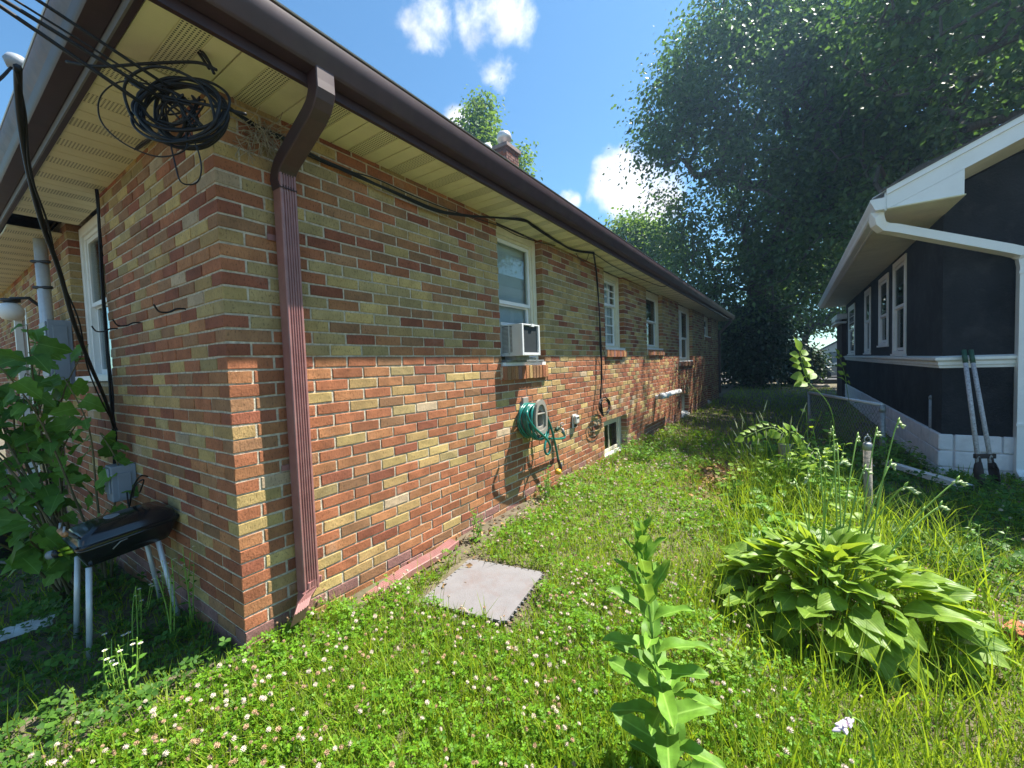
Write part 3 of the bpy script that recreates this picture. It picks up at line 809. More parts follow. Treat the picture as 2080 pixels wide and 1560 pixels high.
m = MB(); m.add([(EX - .13, FYO + .01, z0_ - .075), (EX + .22, FYO + .01, z0_ + .11), (EX + .22, FYO + .3, z0_ + .11), (EX - .13, FYO + .3, z0_ - .075), (EX - .13, FYO + .01, z0_ - .085), (EX + .22, FYO + .01, z0_ + .10), (EX + .22, FYO + .3, z0_ + .10), (EX - .13, FYO + .3, z0_ - .085)],
    [(0, 1, 2, 3), (7, 6, 5, 4), (0, 4, 5, 1), (1, 5, 6, 2), (2, 6, 7, 3), (3, 7, 4, 0)]); dh(m, "drip_flashing", LIPG)
# windows look towards -X
def V(u, out, z): return (AX - out, u, z)
for i, (u0, u1, z0, z1) in enumerate(WOPS):
    w = bpy.data.objects.new("window", None); link(w, DH); w.matrix_parent_inverse = DHI
    m = MB(); frame_ring(m, V, u0, u1, z0, z1, .10, -.05, .022, .09, .05); o = m.build("frame", WHITE, w); bevel(o, .004)
    if i != 1: pass
    m = MB(); ubox(m, V, u0 - .02, u1 + .02, -.03, .045, z0 - .035, z0); m.build("sill", WHITE, w)
    a, b, c, d = u0 + .105, u1 - .105, z0 + .06, z1 - .10
    zm = c + (d - c) * (.5 if i != 1 else .42)
    sash(w, V, a, b, zm, d, .012, 1, 3 if i == 3 else 1, .05, WVIN, GLASS2)
    sash(w, V, a, b, c, zm + .03, -.014, 1, 2 if i == 3 else 1, .05, WVIN, GLASS2)
    m = MB(); ubox(m, V, u0 + .02, u1 - .02, -.35, -.34, z0, z1); m.build("room_shade_sheet", DARK, w)  # black sheet behind the panes paints the unlit room
# white downspout: from the gutter end across the gable wall and down
def sq(p, q, w, d, up): m_ = MB(); m_.bar(p, q, w, d, up); return m_
dpx = 4.44
rings = []
path = [((3.075, 5.82, 2.935), (0, 0, -1)), ((3.075, 5.82, 2.86), (0, 0, -1)), ((3.09, 5.835, 2.80), (.25, .1, -.9)), ((3.14, 5.87, 2.755), (.7, .3, -.5)), ((3.25, 5.93, 2.73), (.9, .42, -.1)),
        ((4.28, 6.33, 2.38), (.90, .36, -.24)), ((4.37, 6.368, 2.345), (.8, .3, -.5)), ((4.425, 6.388, 2.28), (.3, .1, -.9)), ((dpx, 6.392, 2.18), (0, 0, -1)), ((dpx, 6.395, .05), (0, 0, -1)), ((dpx, 6.395, -.16), (0, 0, -1)),
        ((dpx, 6.36, -.22), (0, -.5, -.8)), ((dpx, 6.27, -.27), (0, -.9, -.3))]
for p, d in path:
    d = np.array(d, float); d /= np.linalg.norm(d)
    s = np.array([.36, -.93, 0]) if p[0] < 4.4 and p[2] < 2.9 else np.array([1., 0, 0])
    s = s - d * (s @ d); s /= np.linalg.norm(s); t = np.cross(d, s)
    rings.append([np.array(p) + a * .062 * s + b * .052 * t for a, b in ((-1, -1), (-.5, -1), (-.4, -.88), (.4, -.88), (.5, -1), (1, -1), (1, 1), (-1, 1))])
m = MB(); m.sweep(None, rings); dsw = dh(m, "downspout", WVIN); bevel(dsw, .006)
for z in (2.1, .35): dh(MB().box((dpx - .07, 6.33, z), (dpx + .07, 6.345, z + .03)), "strap", WVIN)
# small rear wing with its own little roof at the far end
m = MB(); m.box((AX - .28, BY - .3, 2.45), (AX, BY + 2, 2.62)); m.box((AX - .3, BY - .32, 2.3), (AX - .02, BY + 2, 2.36)); dh(m, "rear_eave", WVIN)
m = MB(); m.box((AX - .12, BY + .01, -.4), (AX + .4, BY + 2, 2.44)); dh(m, "rear_wing", pmat("brown stucco", (.05, .03, .028), .2, 4, .95))

# ------------------------------------------------------------------ air conditioner in the first window
AC = thing("window_air_conditioner", "white window air conditioner resting on the sill of the nearest window", "air conditioner", (.1, 2.6, 1.34))
def ac(m, n, mat, bev=0, par=None):
    o = m.build(n, mat, AC if par is None else par); o.matrix_parent_inverse = Matrix.Translation((-.1, -2.6, -1.34))
    if bev: bevel(o, bev)
    return o
ax0, ax1, ay0, ay1, az0, az1 = -.16, .17, float(onX(1060, 690, .17)[1]), float(onX(1096, 690, .17)[1]), float(onX(1060, 722, .17)[2]), float(onX(1062, 657, .17)[2])
m = MB(); frame_ring(m, U, ay0, ay1, az0, az1, .028, ax1 - .03, ax1 + .006, .014, .026); ac(m, "rear_bezel", PLAST, .004)
m = MB(); m.box((ax0, ay0 + .004, az1 - .012), (ax1 - .03, ay1 - .004, az1)); m.box((ax0, ay0 + .004, az0), (ax1 - .03, ay1 - .004, az0 + .012)); m.box((ax0, ay1 - .012, az0 + .012), (ax1 - .03, ay1 - .004, az1 - .012))
m.box((ax1 - .11, ay0 + .004, az0 + .012), (ax1 - .03, ay0 + .012, az1 - .012)); m.box((ax0, ay0 + .004, az0 + .012), (-.06, ay0 + .012, az1 - .012))
m.box((.018, ay0 + .004, az0 + .012), (.028, ay0 + .012, az1 - .012)); m.box((-.06, ay0 + .004, az0 + .012), (ax1 - .11, ay0 + .012, az0 + .03)); ac(m, "case", PLAST)
m = MB(); m.box((ax0 + .02, ay0 + .02, az0 + .014), (ax1 - .05, ay1 - .02, az1 - .014)); ac(m, "core", DARK)
m = MB(); m.box((ax1 - .028, ay0 + .028, az0 + .026), (ax1 - .012, ay1 - .028, az1 - .014)); ac(m, "condenser_coil", COIL)
for i in range(24):
    y = ay0 + .035 + i * (ay1 - ay0 - .07) / 23; m = MB(); 
for z in np.arange(az0 + .034, az1 - .02, .0118):
    m = MB(); m.obox((.042, ay0 + .010, z), (1, 0, 0), (0, .9, .4), (0, -.4, .9), .10, .006, .0022); ac(m, "louver", PLAST)
m = MB(); m.box((ax1 - .02, ay0 + .16, az1 - .022), (ax1 + .012, ay0 + .21, az1 + .004)); ac(m, "latch", PLAST)
m = MB(); m.box((-.075, 2.32, az1 + .002), (-.045, 2.97, az1 + .03)); ac(m, "top_rail", PLAST)
m = MB(); m.box((-.09, ay1 + .004, az0 - .01), (-.07, 2.985, az1)); m.box((-.09, 2.30, az0), (-.07, ay0 - .004, az1)); ac(m, "side_curtain", PLAST)
m = MB(); m.box((-.07, 2.3, 1.295), (.03, 2.99, 1.312)); m.box((-.05, ay0 + .03, 1.312), (.08, ay1 - .06, az0 - .001)); ac(m, "support_bracket", GREYM)

# ------------------------------------------------------------------ hose hanger and hose
HY, HZ = 2.60, .72
HH = thing("hose_hanger", "taupe plastic hose hanger with a pointed arch top on the sunlit brick wall", "hose hanger", (0, HY, HZ))
def hh(m, n, mat, root=HH, off=(0, HY, HZ), smooth=False, bev=0):
    o = m.build(n, mat, root, smooth); o.matrix_parent_inverse = Matrix.Translation((-off[0], -off[1], -off[2]))
    if bev: bevel(o, bev)
    return o
def arch(w, h, n=9):
    pts = []
    for i in range(n + 1):
        t = i / n; pts.append((-w * math.cos(t * math.pi / 2) ** .8, h * math.sin(t * math.pi / 2)))
    return pts + [(-a, b) for a, b in reversed(pts[:-1])]
xo = .205
outer = [(-.06, -.14), (-.105, -.10)] + arch(.115, .20) + [(.105, -.10), (.06, -.14)]
inner = [(a * .74, b * .74 + .004) for a, b in outer]
m = MB(); n = len(outer)
for x, ring in ((xo, outer), (xo, inner), (xo - .025, inner), (xo - .025, outer)): m.v += [(x, HY + a, HZ + b) for a, b in ring]
for j in range(n):
    k = (j + 1) % n
    for q in range(4): m.f.append((q * n + j, q * n + k, ((q + 1) % 4) * n + k, ((q + 1) % 4) * n + j)); m.m.append(0)
fix_normals(hh(m, "flange", BEIGE, smooth=False))
m = MB(); m.sweep(None, [[(x, HY + a * s, HZ + b * s + dz) for a, b in outer] for x, s, dz in ((.004, .95, 0), (.03, .70, 0), (xo - .02, .72, .004), (xo - .019, .5, .0), (.08, .45, 0))], 0, True, True); fix_normals(hh(m, "spool", BEIGE))
m = MB(); m.box((.01, HY - .05, HZ - .16), (.03, HY + .05, HZ + .22)); hh(m, "wall_plate", BEIGE, bev=.006)
m = MB(); m.box((.10, HY - .085, HZ + .055), (xo - .004, HY + .085, HZ + .068)); hh(m, "shelf", BEIGE, bev=.003)
GH = thing("garden_hose", "teal green garden hose coiled on the taupe hanger, its nozzle dangling", "hose", (0, HY, HZ - .1))
gho = (0, HY, HZ - .1)
rr_ = random.Random(4)
for k in range(6):
    x = .035 + .027 * k; pts = []
    for i in range(28):
        t = 2 * math.pi * i / 28; a = .165 + rr_.uniform(-.004, .004) + .018 * math.sin(k * 2.1); zz = math.sin(t); 
        ry = .135 if zz > 0 else .20
        pts.append((x + .006 * math.sin(3 * t + k) + (.02 * max(0, -zz)), HY + a * math.cos(t), HZ + .02 + ry * zz + (.012 * math.sin(k) if zz < 0 else 0)))
    m = MB(); m.tube(pts, .0125, 8, closed=True); hh(m, "coil", HOSE, GH, gho, True)
def bez(P, n=24):
    P = [np.asarray(p, float) for p in P]; out_ = []
    for i in range(len(P) - 1):
        p0 = P[max(i - 1, 0)]; p1 = P[i]; p2 = P[i + 1]; p3 = P[min(i + 2, len(P) - 1)]
        for j in range(n):
            t = j / n; out_.append(.5 * (2 * p1 + (p2 - p0) * t + (2 * p0 - 5 * p1 + 4 * p2 - p3) * t * t + (3 * p1 - p0 - 3 * p2 + p3) * t ** 3))
    return out_ + [P[-1]]
xs_ = lambda pts: [onX(980 + a / 7.8, 780 + b / 7.8, x) for a, b, x in pts]
strand = bez(xs_([(720, 390, .19), (705, 470, .215), (740, 580, .225), (830, 700, .225), (940, 800, .22), (1040, 905, .2), (1075, 1010, .18), (1040, 1110, .17), (1000, 1090, .16), (985, 1000, .15), (1010, 880, .14), (1045, 760, .13), (1050, 640, .12), (1010, 540, .11), (960, 470, .08)]), 6)
m = MB(); m.tube(strand, .0125, 8); hh(m, "loose_loop", HOSE, GH, gho, True)
tail = bez(xs_([(960, 410, .10), (1000, 480, .13), (1050, 590, .15), (1100, 740, .15), (1140, 900, .14), (1175, 1060, .13), (1198, 1190, .125)]), 6)
m = MB(); m.tube(tail, .0125, 8); hh(m, "tail", HOSE, GH, gho, True)
feed = bez(xs_([(770, 800, .12), (830, 835, .14), (950, 860, .13), (1120, 868, .11), (1240, 868, .10), (1300, 850, .095), (1300, 810, .09), (1262, 760, .085)]), 6)
m = MB(); m.tube(feed, .012, 8); hh(m, "feed", HOSE, GH, gho, True)
p0, p1, p2 = xs_([(1198, 1190, .125), (1222, 1280, .12), (1235, 1390, .12)]); 
nz = hh(MB().tube([p0, (p0 + p1) / 2, p1, p2], [.014, .016, .014, .018], 10), "nozzle", BLKP, GH, gho, True)
q0, q1 = xs_([(1255, 1240, .13), (1245, 1380, .14)]); hh(MB().tube([q0, (q0 + q1) / 2, q1], [.009, .011, .009], 8), "lever", BLKP, nz, (0, 0, 0), True)
c0 = xs_([(1205, 1390, .13)])[0]; m = MB(); m.lathe(c0, [(.005, -.03), (.03, -.028), (.033, .0), (.028, .02), (.012, .03)], 14, 'X'); hh(m, "spray_head", YELP, nz, (0, 0, 0), True)
# faucet
fc = onX(980 + 1215 / 7.8, 780 + 700 / 7.8, .05)
FA = thing("outdoor_faucet", "brass hose bib with a green coupling right of the hose hanger", "faucet", tuple(fc))
def fa(m, n, mat): o = m.build(n, mat, FA, True); o.matrix_parent_inverse = Matrix.Translation(tuple(-fc)); return o
BRASS = pmat("dull brass", (.35, .27, .17), .3, 30, .45, metal=.7)
fa(MB().tube([(0, fc[1], fc[2]), (.05, fc[1], fc[2]), (.085, fc[1] + .005, fc[2] - .005)], [.014, .016, .013], 10), "spout", BRASS)
fa(MB().tube([(.055, fc[1], fc[2]), (.08, fc[1] + .01, fc[2] + .04)], .008, 8), "stem", BRASS)
fa(MB().tube([np.array((.08, fc[1] + .012, fc[2] + .045)) + .026 * np.array((.3 * math.cos(t), math.cos(t), math.sin(t) * .6)) for t in np.arange(0, 6.28, .5)], .005, 6, closed=True), "handle", GREYM)
fa(MB().tube([(.085, fc[1] + .005, fc[2] - .005), (.09, fc[1] + .03, fc[2] - .05), (.09, fc[1] + .045, fc[2] - .085)], [.015, .016, .014], 10), "coupling", GREYM)
fa(MB().tube([(.03, fc[1] - .05, fc[2] - .02), (.05, fc[1] - .01, fc[2] + .0)], [.02, .022], 10), "backflow_cap", GRIP)
# outlet with a bubble cover
oc = onX(980 + 1475 / 7.8, 780 + 590 / 7.8, .03)
OB = thing("outlet_box", "grey weatherproof outlet cover on sunlit bricks between faucet and low basement window", "outlet", tuple(oc))
def ob(m, n, mat, b=.008): o = m.build(n, mat, OB); o.matrix_parent_inverse = Matrix.Translation(tuple(-oc)); bevel(o, b, 3); return o
PG = pmat("grey cover plastic", (.52, .50, .46), .08, 14, .5)
ob(MB().box((.003, oc[1] - .055, oc[2] - .085), (.022, oc[1] + .055, oc[2] + .085)), "back_plate", PG)
ob(MB().box((.022, oc[1] - .048, oc[2] - .03), (.065, oc[1] + .048, oc[2] + .075)), "cover", PG, .018)
ob(MB().box((.022, oc[1] - .03, oc[2] - .07), (.035, oc[1] + .03, oc[2] - .035)), "cord_slot", BLKP, .004)
ob(MB().box((.0652, oc[1] - .028, oc[2] + .04), (.069, oc[1] + .032, oc[2] + .055)), "slot", BLKP, .001)
# plastic vent pipe standing off the far wall
p, q = onX(1343, 803, .24), onX(1385, 803, .24); q = np.array([.24, 8.35, p[2] - .02]); p[2] = .60; q[2] = .59
PV = thing("vent_pipe_tee", "white plastic pipe tee sticking out of the striped shaded brick wall", "pipe", tuple((p + q) / 2))
def pv(m, n): o = m.build(n, WVIN, PV, True); o.matrix_parent_inverse = Matrix.Translation(tuple(-(p + q) / 2)); return o
pv(MB().tube([p, q], .05, 16), "cross_pipe"); pv(MB().tube([p, p + (q - p) * .12], .057, 16), "end_hub"); 
md = p + (q - p) * .36; pv(MB().tube([md + np.array((0, 0, -.03)), (.03, md[1], md[2] - .06), (-.02, md[1], md[2] - .06)], .048, 14), "wall_stub")
# hooks on the short wall
for i, (a, b) in enumerate(((238, 668), (285, 656), (375, 628))):
    h0 = onY(a, b, 0)
    pts = bez([h0 + np.array((0, .03, 0)), h0 + np.array((0, -.03, .0)), h0 + np.array((-.01, -.065, -.02)), h0 + np.array((-.015, -.105, -.02)), h0 + np.array((-.016, -.125, .015))], 5)
    o = MB().tube(pts, .005, 6).build("wall_hook", BLACK, None, True)
    tag(o, ("black wire hook in the shaded bricks just beside the white window frame", "black wire hook in the shaded bricks between two other hooks", "black wire hook in the shaded bricks, the one nearest the house corner")[i], "hook", "wire hooks in the shaded wall")

# ------------------------------------------------------------------ cables
def cable(name, label, runs, cat="cable", group=None, n=6, seg=10):
    p0 = np.asarray(runs[0][0][0], float)
    T = thing(name, label, cat, tuple(p0), group)
    for i, (pts, r, nm) in enumerate(runs):
        m = MB(); m.tube(bez(pts, seg) if len(pts) > 2 else pts, r, n); o = m.build(nm, BLACK, T, True); o.matrix_parent_inverse = Matrix.Translation(tuple(-p0))
    return T
def jit(pts, s, r): return [np.asarray(p) + np.array([r.uniform(-s, s), r.uniform(-s, s), r.uniform(-s, s)]) for p in pts]
cr_ = random.Random(11)
cc = onD(368, 226, 1.72)
for i, (a, b, lab) in enumerate((((0, 20), (345, 178), "uppermost black overhead cable running in under the brown gutter from the sky"), ((0, 66), (330, 200), "middle black overhead cable running in under the brown gutter from the sky"), ((0, 82), (300, 218), "lowest black overhead cable running in under the brown gutter from the sky"))):
    e = onD(b[0], b[1], 1.68 - .02 * i); s = onD(a[0], a[1], 1.36)
    far = s + (s - e) * 9 + np.array((0, 0, 1.2))
    m = MB(); pts = [e + (far - e) * t + np.array((0, 0, -1.1)) * (1 - (2 * t - 1) ** 2) * t * .1 for t in np.linspace(0, 1, 30)]
    m.tube([e] + pts[1:], .007 if i else .006, 6)
    if i == 1: m.tube([p + np.array((.0, .01, .022)) for p in pts], .004, 5)
    tag(m.build("overhead_cable", BLACK, None, True), lab, "cable", "overhead service cables")
loops = []
for k in range(11):
    a, b = cr_.uniform(.155, .205), cr_.uniform(.105, .15); ph = cr_.uniform(-.35, .1); ox, oy = cr_.uniform(-.02, .03), cr_.uniform(-.02, .015); dz = cr_.uniform(-.04, .04)
    if k > 7: a, b, ox, oy = cr_.uniform(.05, .1), cr_.uniform(.05, .10), cr_.uniform(-.06, .05), cr_.uniform(-.03, .03)
    pts = []
    for i in range(41):
        t = 2 * math.pi * i / 40 * 1.02
        u, v = a * math.cos(t), b * math.sin(t); u, v = u * math.cos(ph) - v * math.sin(ph), u * math.sin(ph) + v * math.cos(ph)
        pts.append(cc + CR * (u + ox + .004 * math.sin(5 * t + k)) + CU * (v + oy) + CF * (dz + .03 * math.sin(t + k)))
    loops.append((pts, .0075 if k % 3 else .0055, "loop"))
thin = [[(330, 178), (250, 165), (205, 195), (205, 245), (250, 290), (320, 318), (375, 305), (378, 270)], [(345, 285), (355, 330), (368, 370), (398, 372), (409, 345), (402, 305), (385, 270)], [(255, 160), (310, 190), (430, 215), (500, 232)],
        [(135, 125), (200, 135), (320, 128), (400, 127), (440, 142)], [(290, 0), (340, 40), (390, 90), (425, 140)], [(310, 0), (360, 50), (400, 95), (432, 138)], [(380, 85), (415, 110), (435, 150)], [(345, 40), (372, 70), (398, 84), (405, 70), (370, 40)]]
for j, t in enumerate(thin):
    loops.append(([onD(x, y, 1.70 + .015 * cr_.random() - (.03 if j < 2 else 0)) for x, y in t], .003 if j < 2 else .006, "strand"))
for j in range(7):
    a0 = cr_.uniform(0, 6.28); pts = [cc + CR * (cr_.uniform(-.09, .09)) + CU * cr_.uniform(-.07, .07) + CF * cr_.uniform(-.03, .03) for _ in range(5)]
    loops.append((pts, .004, "strand"))
cable("cable_coil", "tangled coil of black cables hanging at the brick corner under the soffit", loops, "cable coil", None, 6, 8)
def cab(x, y, X):
    p = onX(x, y, X)
    return p if p[2] < 2.585 else onZ(x, y, 2.583)
bp_ = [(470, 222, .06), (520, 255, .03), (575, 282, .012), (640, 318, .03), (720, 355, .04), (800, 390, .05), (880, 425, .05), (940, 436, .07), (1010, 442, .12), (1062, 447, .16), (1085, 460, .12), (1130, 490, .06), (1165, 508, .04), (1205, 514, .03)]
B0 = [cab(*p) for p in bp_]
cable("cable_bundle", "bundle of black cables sagging along the long brick wall below the soffit",
      [(jit(B0, .007, cr_), .0065, "strand") for _ in range(6)] + [([cab(*p) for p in [(592, 300, .02), (680, 340, .02), (760, 362, .03), (850, 402, .03), (930, 432, .03), (1008, 457, .03), (1050, 478, .03), (1092, 491, .02), (1128, 499, .03)]], .004, "thin_strand"), ([cab(*p) for p in [(1207, 515, .03), (1250, 543, .05), (1300, 566, .08), (1345, 582, .16), (1360, 577, .22)]], .005, "thin_strand"),
      ([cab(*p) for p in [(1170, 515, .03), (1180, 528, .03), (1190, 530, .03), (1196, 516, .03)]], .004, "thin_strand")])
H0 = [cab(*p) for p in [(1205, 514, .03), (1212, 560, .03), (1217, 640, .035), (1220, 700, .045), (1222, 760, .06), (1221, 805, .085), (1224, 845, .10)]]
hang = [(jit(H0, .013, cr_), .006, "strand") for _ in range(5)]
hang += [([onX(*p) for p in [(1222, 700, .05), (1231, 735, .06), (1224, 790, .07), (1236, 815, .09), (1237, 835, .10), (1225, 845, .10)]], .004, "strand")]
for k in range(6): hang.append(([onX(1228 + (8 + k % 3 * 2) * math.cos(t + k), 825 + (13 + k % 2 * 5) * math.sin(t + k), .075 + .01 * k) for t in np.linspace(0, 6.4, 12)], .006, "loop"))
cable("hanging_cables", "black cables hanging down the brick wall from the soffit, ending in a small tangle", hang)
E0 = [onY(*p) for p in [(372, 238, -.05), (330, 268, -.04), (290, 292, -.03), (240, 328, -.03), (198, 366, -.03), (199, 400, -.03), (203, 500, -.03), (212, 650, -.03), (226, 800, -.03), (232, 880, -.03), (235, 950, -.03)]]
cable("wall_cables", "black cables running under the soffit then down beside the white window frame", [(jit(E0, .009, cr_), .006, "strand") for _ in range(3)])
D0 = [onY(*p) for p in [(36, 135, -.62), (40, 230, -.60), (58, 345, -.56), (85, 450, -.5), (122, 555, -.42), (150, 655, -.36), (185, 745, -.26), (215, 815, -.15), (232, 870, -.05)]]
cable("slanting_cable", "thick black cable slanting from the service mast down past the white window", [(D0, .010, "strand"), (jit(D0, .02, cr_), .004, "strand")])
# old bird nest caught in the cables
m = MB()
for _ in range(95):
    x, y = cr_.gauss(535, 22), cr_.gauss(272, 14); p = onX(x, y, cr_.uniform(.015, .07)); L = cr_.uniform(.05, .14)
    d = np.array([cr_.gauss(0, .25), cr_.gauss(0, .6), cr_.gauss(-.35, .6)]); d /= np.linalg.norm(d); q = p + d * L
    m.tube([p, (p + q) / 2 + np.array([cr_.uniform(-.02, .02) for _ in range(3)]), q], .0019, 4)
tag(m.build("bird_nest", TWIG), "straggly old nest of dry twigs beside the brown downspout", "bird nest")
# service mast and meter boxes on the shaded short wall
MT = thing("service_mast", "pale grey electric service conduit with black clamps on the shaded far wall", "conduit", (-3.35, -.10, 0))
def mt(m, n, mat, sm=True): o = m.build(n, mat, MT, sm); o.matrix_parent_inverse = Matrix.Translation((3.35, .10, 0)); return o
mt(MB().tube([(-3.42, -.10, .2), (-3.42, -.10, 2.56)], .045, 14), "conduit", LEGM)
wh = onY(40, 128, -.10)
mt(MB().tube([(wh[0], -.10, 2.9), (wh[0], -.10, wh[2] - .02)], .045, 12), "riser", LEGM)
m = MB(); m.lathe((wh[0], -.12, wh[2]), [(.065, -.06), (.085, 0), (.06, .045), (.01, .06)], 12); mt(m, "weather_cap", GREYP)
for z in (2.35, 2.12, 1.7): mt(MB().tube([(-3.49, -.06, z), (-3.42, -.16, z), (-3.34, -.06, z)], .014, 6), "clamp", BLKP)
for k in range(3): mt(MB().tube(bez([(wh[0], -.13, wh[2] - .02), (wh[0] - .1, -.25, wh[2] - .22), (wh[0] - .25 - .1 * k, -.4, wh[2] - .25 - .05 * k), (wh[0] - .9, -.6, wh[2] - .1 * k)], 6), .01, 6), "drip_loop", BLACK)
def wallbox(name, label, a, b, mat, cover=True):
    c = [(p + q) / 2 for p, q in zip(a, b)]; T = thing(name, label, "electrical box", tuple(c)); inv = Matrix.Translation(tuple(-x for x in c))
    o = MB().box(a, b).build("case", mat, T); o.matrix_parent_inverse = inv; bevel(o, .006)
    o = MB().box((a[0] + .012, a[1] - .012, a[2] + (b[2] - a[2]) * .25), (b[0] - .012, a[1] - .001, b[2] - .012)).build("cover", mat, T); o.matrix_parent_inverse = inv; bevel(o, .004)
    o = MB().box((b[0] + .001, a[1] + .03, a[2] + .02), (b[0] + .008, b[1] - .03, b[2] - .05)).build("side_plate", mat, T); o.matrix_parent_inverse = inv; bevel(o, .003)
    return T
wallbox("meter_box", "large grey electrical panel half hidden behind the broad leaves", (-3.36, -.15, 1.15), (-3.07, 0, 1.80), GREYP)
gb = onY(278, 968, 0)[0]
wallbox("phone_box", "small grey cable box on the shaded bricks just above the black grill", (gb - .14, -.13, .44), (gb, 0, .68), GREYP)
cable("box_leads", "pair of thin black leads looping out below the small grey cable box", [([onY(*p) for p in [(258, 1000, -.09), (262, 1030, -.1), (268, 1000, -.12), (278, 975, -.14), (288, 966, -.15), (300, 968, -.05)]], .005, "lead"), ([onY(*p) for p in [(270, 1010, -.09), (276, 985, -.14), (292, 975, -.12), (284, 1000, -.1)]], .004, "lead")])
gl = onY(22, 632, -.25)
T = thing("porch_light", "white globe wall light partly hidden by leaves at the far end", "light fixture", tuple(gl))
for mm_, n, mt_ in ((MB().lathe((0, 0, 0), [(.01, -.09), (.06, -.075), (.09, -.03), (.09, .02), (.06, .07), (.03, .08)], 16), "globe", WVIN), (MB().lathe((0, 0, .08), [(.04, 0), (.07, .01), (.07, .035), (.02, .04)], 14), "cap", BLKP), (MB().tube([(0, 0, .12), (.0, .12, .14), (.05, .24, .0)], .015, 8), "arm", BLKP)):
    mm_.build(n, mt_, T, True)

# ------------------------------------------------------------------ charcoal grill beside the wall
GR = thing("charcoal_grill", "small black charcoal grill with wooden lid handle standing against the shaded wall", "grill", (-.92, -.24, float(gz(-.92, -.24))))
def gr(m, n, mat, sm=False, b=0, par=None):
    o = m.build(n, mat, GR if par is None else par, sm); 
    if par is None: o.matrix_parent_inverse = GR_INV
    if b: bevel(o, b, 3)
    return o
GR_INV = Matrix.Translation((.92, .24, -float(gz(-.92, -.24))))
def rrect(x0, x1, y0, y1, r, z, n=4, tilt=.10):
    pts = []
    for cx, cy, a in ((x1 - r, y0 + r, -90), (x1 - r, y1 - r, 0), (x0 + r, y1 - r, 90), (x0 + r, y0 + r, 180)):
        for i in range(n + 1):
            t = R(a + 90 * i / n); px, py = cx + r * math.cos(t), cy + r * math.sin(t); pts.append((px, py, z + tilt * (py + .24)))
    return pts
gx0, gx1, gy0, gy1 = -1.08, -.75, -.425, -.01
GZ = .07
m = MB(); m.sweep(None, [rrect(gx0 + a, gx1 - a, gy0 + a, gy1 - a, .035, z + GZ) for a, z in ((.06, .235), (.035, .245), (.012, .30), (.0, .335), (-.006, .345), (.004, .35))]); fix_normals(gr(m, "bowl", ENAM, True))
m = MB(); m.sweep(None, [rrect(gx0 + a, gx1 - a, gy0 + a, gy1 - a, .035, z + GZ) for a, z in ((-.010, .353), (-.010, .362), (.002, .368), (.010, .402), (.022, .412), (.055, .424), (.062, .428), (.11, .436))]); lid = fix_normals(gr(m, "lid", ENAM, True))
es = lid.modifiers.new("split", 'EDGE_SPLIT'); es.split_angle = R(40)
m = MB(); m.tube([(gx1 - .17, gy0 + .01, .455), (gx1 - .17, gy0 - .035, .50), (gx1 - .17, gy0 - .03, .53)], .006, 6); m.tube([(gx1 - .07, gy0 + .01, .455), (gx1 - .07, gy0 - .035, .50), (gx1 - .07, gy0 - .03, .53)], .006, 6); gr(m, "handle_bracket", GREYM, True)
m = MB(); m.tube([(gx1 - .18, gy0 - .032, .49), (gx1 - .06, gy0 - .032, .49)], .013, 10); gr(m, "handle", WOODH, True)
m = MB(); m.lathe((gx0 + .16, gy0 + .19, .495), [(.06, .004), (.06, .008), (.05, .009), (.02, .012)], 20); gr(m, "air_vent", GREYM, True)
for x, y, bx, by in ((-.80, -.385, -.775, -.415), (-.80, -.10, -.735, -.045), (-1.05, -.385, -1.10, -.41), (-1.05, -.10, -1.09, -.03)):
    zb = float(gz(bx, by)) - .02
    lg = gr(MB().tube([(x, y, .31 + .12 * (y + .24)), (bx, by, zb)], .0125, 12), "leg", LEGM, True)
    gr(MB().tube([(bx + (x - bx) * .1, by + (y - by) * .1, zb + .028), (bx, by, zb)], .0145, 12), "foot", BLKP, True, par=lg)
# a wreath of seed stalks scratched on the side: thin wire latch
gr(MB().tube([(gx1 + .005, -.30, .37), (gx1 + .01, -.27, .40), (gx1 + .006, -.24, .405)], .003, 5), "latch", GREYM, True)
# tongs with lime tips lying on the rim
tb = onD(100, 1128, 2.35)
TG = thing("grill_brush", "grey and lime green grill brush sticking out past the left rim of the black grill", "grill brush", tuple(tb))
tv = CR * .95 + CU * .25; tv /= np.linalg.norm(tv)
for mm_, n, mt_ in ((MB().tube([(0, 0, 0), tuple(tv * .04)], .024, 10), "head", GREYP), (MB().tube([tuple(tv * .04), tuple(tv * .06)], .026, 10), "collar", BLKP), (MB().tube([tuple(tv * .06 + CU * .013), tuple(tv * .15 + CU * .013)], .010, 8), "handle", LIME), (MB().tube([tuple(tv * .06 - CU * .013), tuple(tv * .16 - CU * .013)], .010, 8), "handle", LIME)):
    mm_.build(n, mt_, TG, True)

# ------------------------------------------------------------------ things on the left edge
p = onZ(20, 1128, -.33)
PB = thing("planter_bin", "dark grey bin standing at the left edge beyond the grill", "bin", (-2.6, -.62, -.4))
m = MB(); m.lathe((0, 0, 0), [(.13, 0), (.17, .42), (.19, .43), (.19, .46), (.17, .46), (.16, .40), (.12, .02)], 20); m.build("tub", pmat("dark bin", (.06, .055, .05), .2, 6, .7), PB, True)
m = MB(); m.lathe((0, 0, 0), [(.195, .462), (.195, .475), (.1, .49), (.01, .495)], 20); m.build("rim_lid", pmat("dark bin lid", (.07, .065, .06), .2, 6, .7), PB, True)
PB.location = tuple(onZ(-10, 1150, -.36))
q = onZ(75, 1075, -.27)
TB = thing("plastic_tub", "white plastic tub with a pink cloth on its rim behind the leaves", "tub", tuple(q))
m = MB(); m.lathe((0, 0, 0), [(.2, 0), (.24, .12), (.25, .22), (.26, .23), (.26, .25), (.24, .25), (.22, .1), (.1, .05)], 24); m.build("shell", WVIN, TB, True)
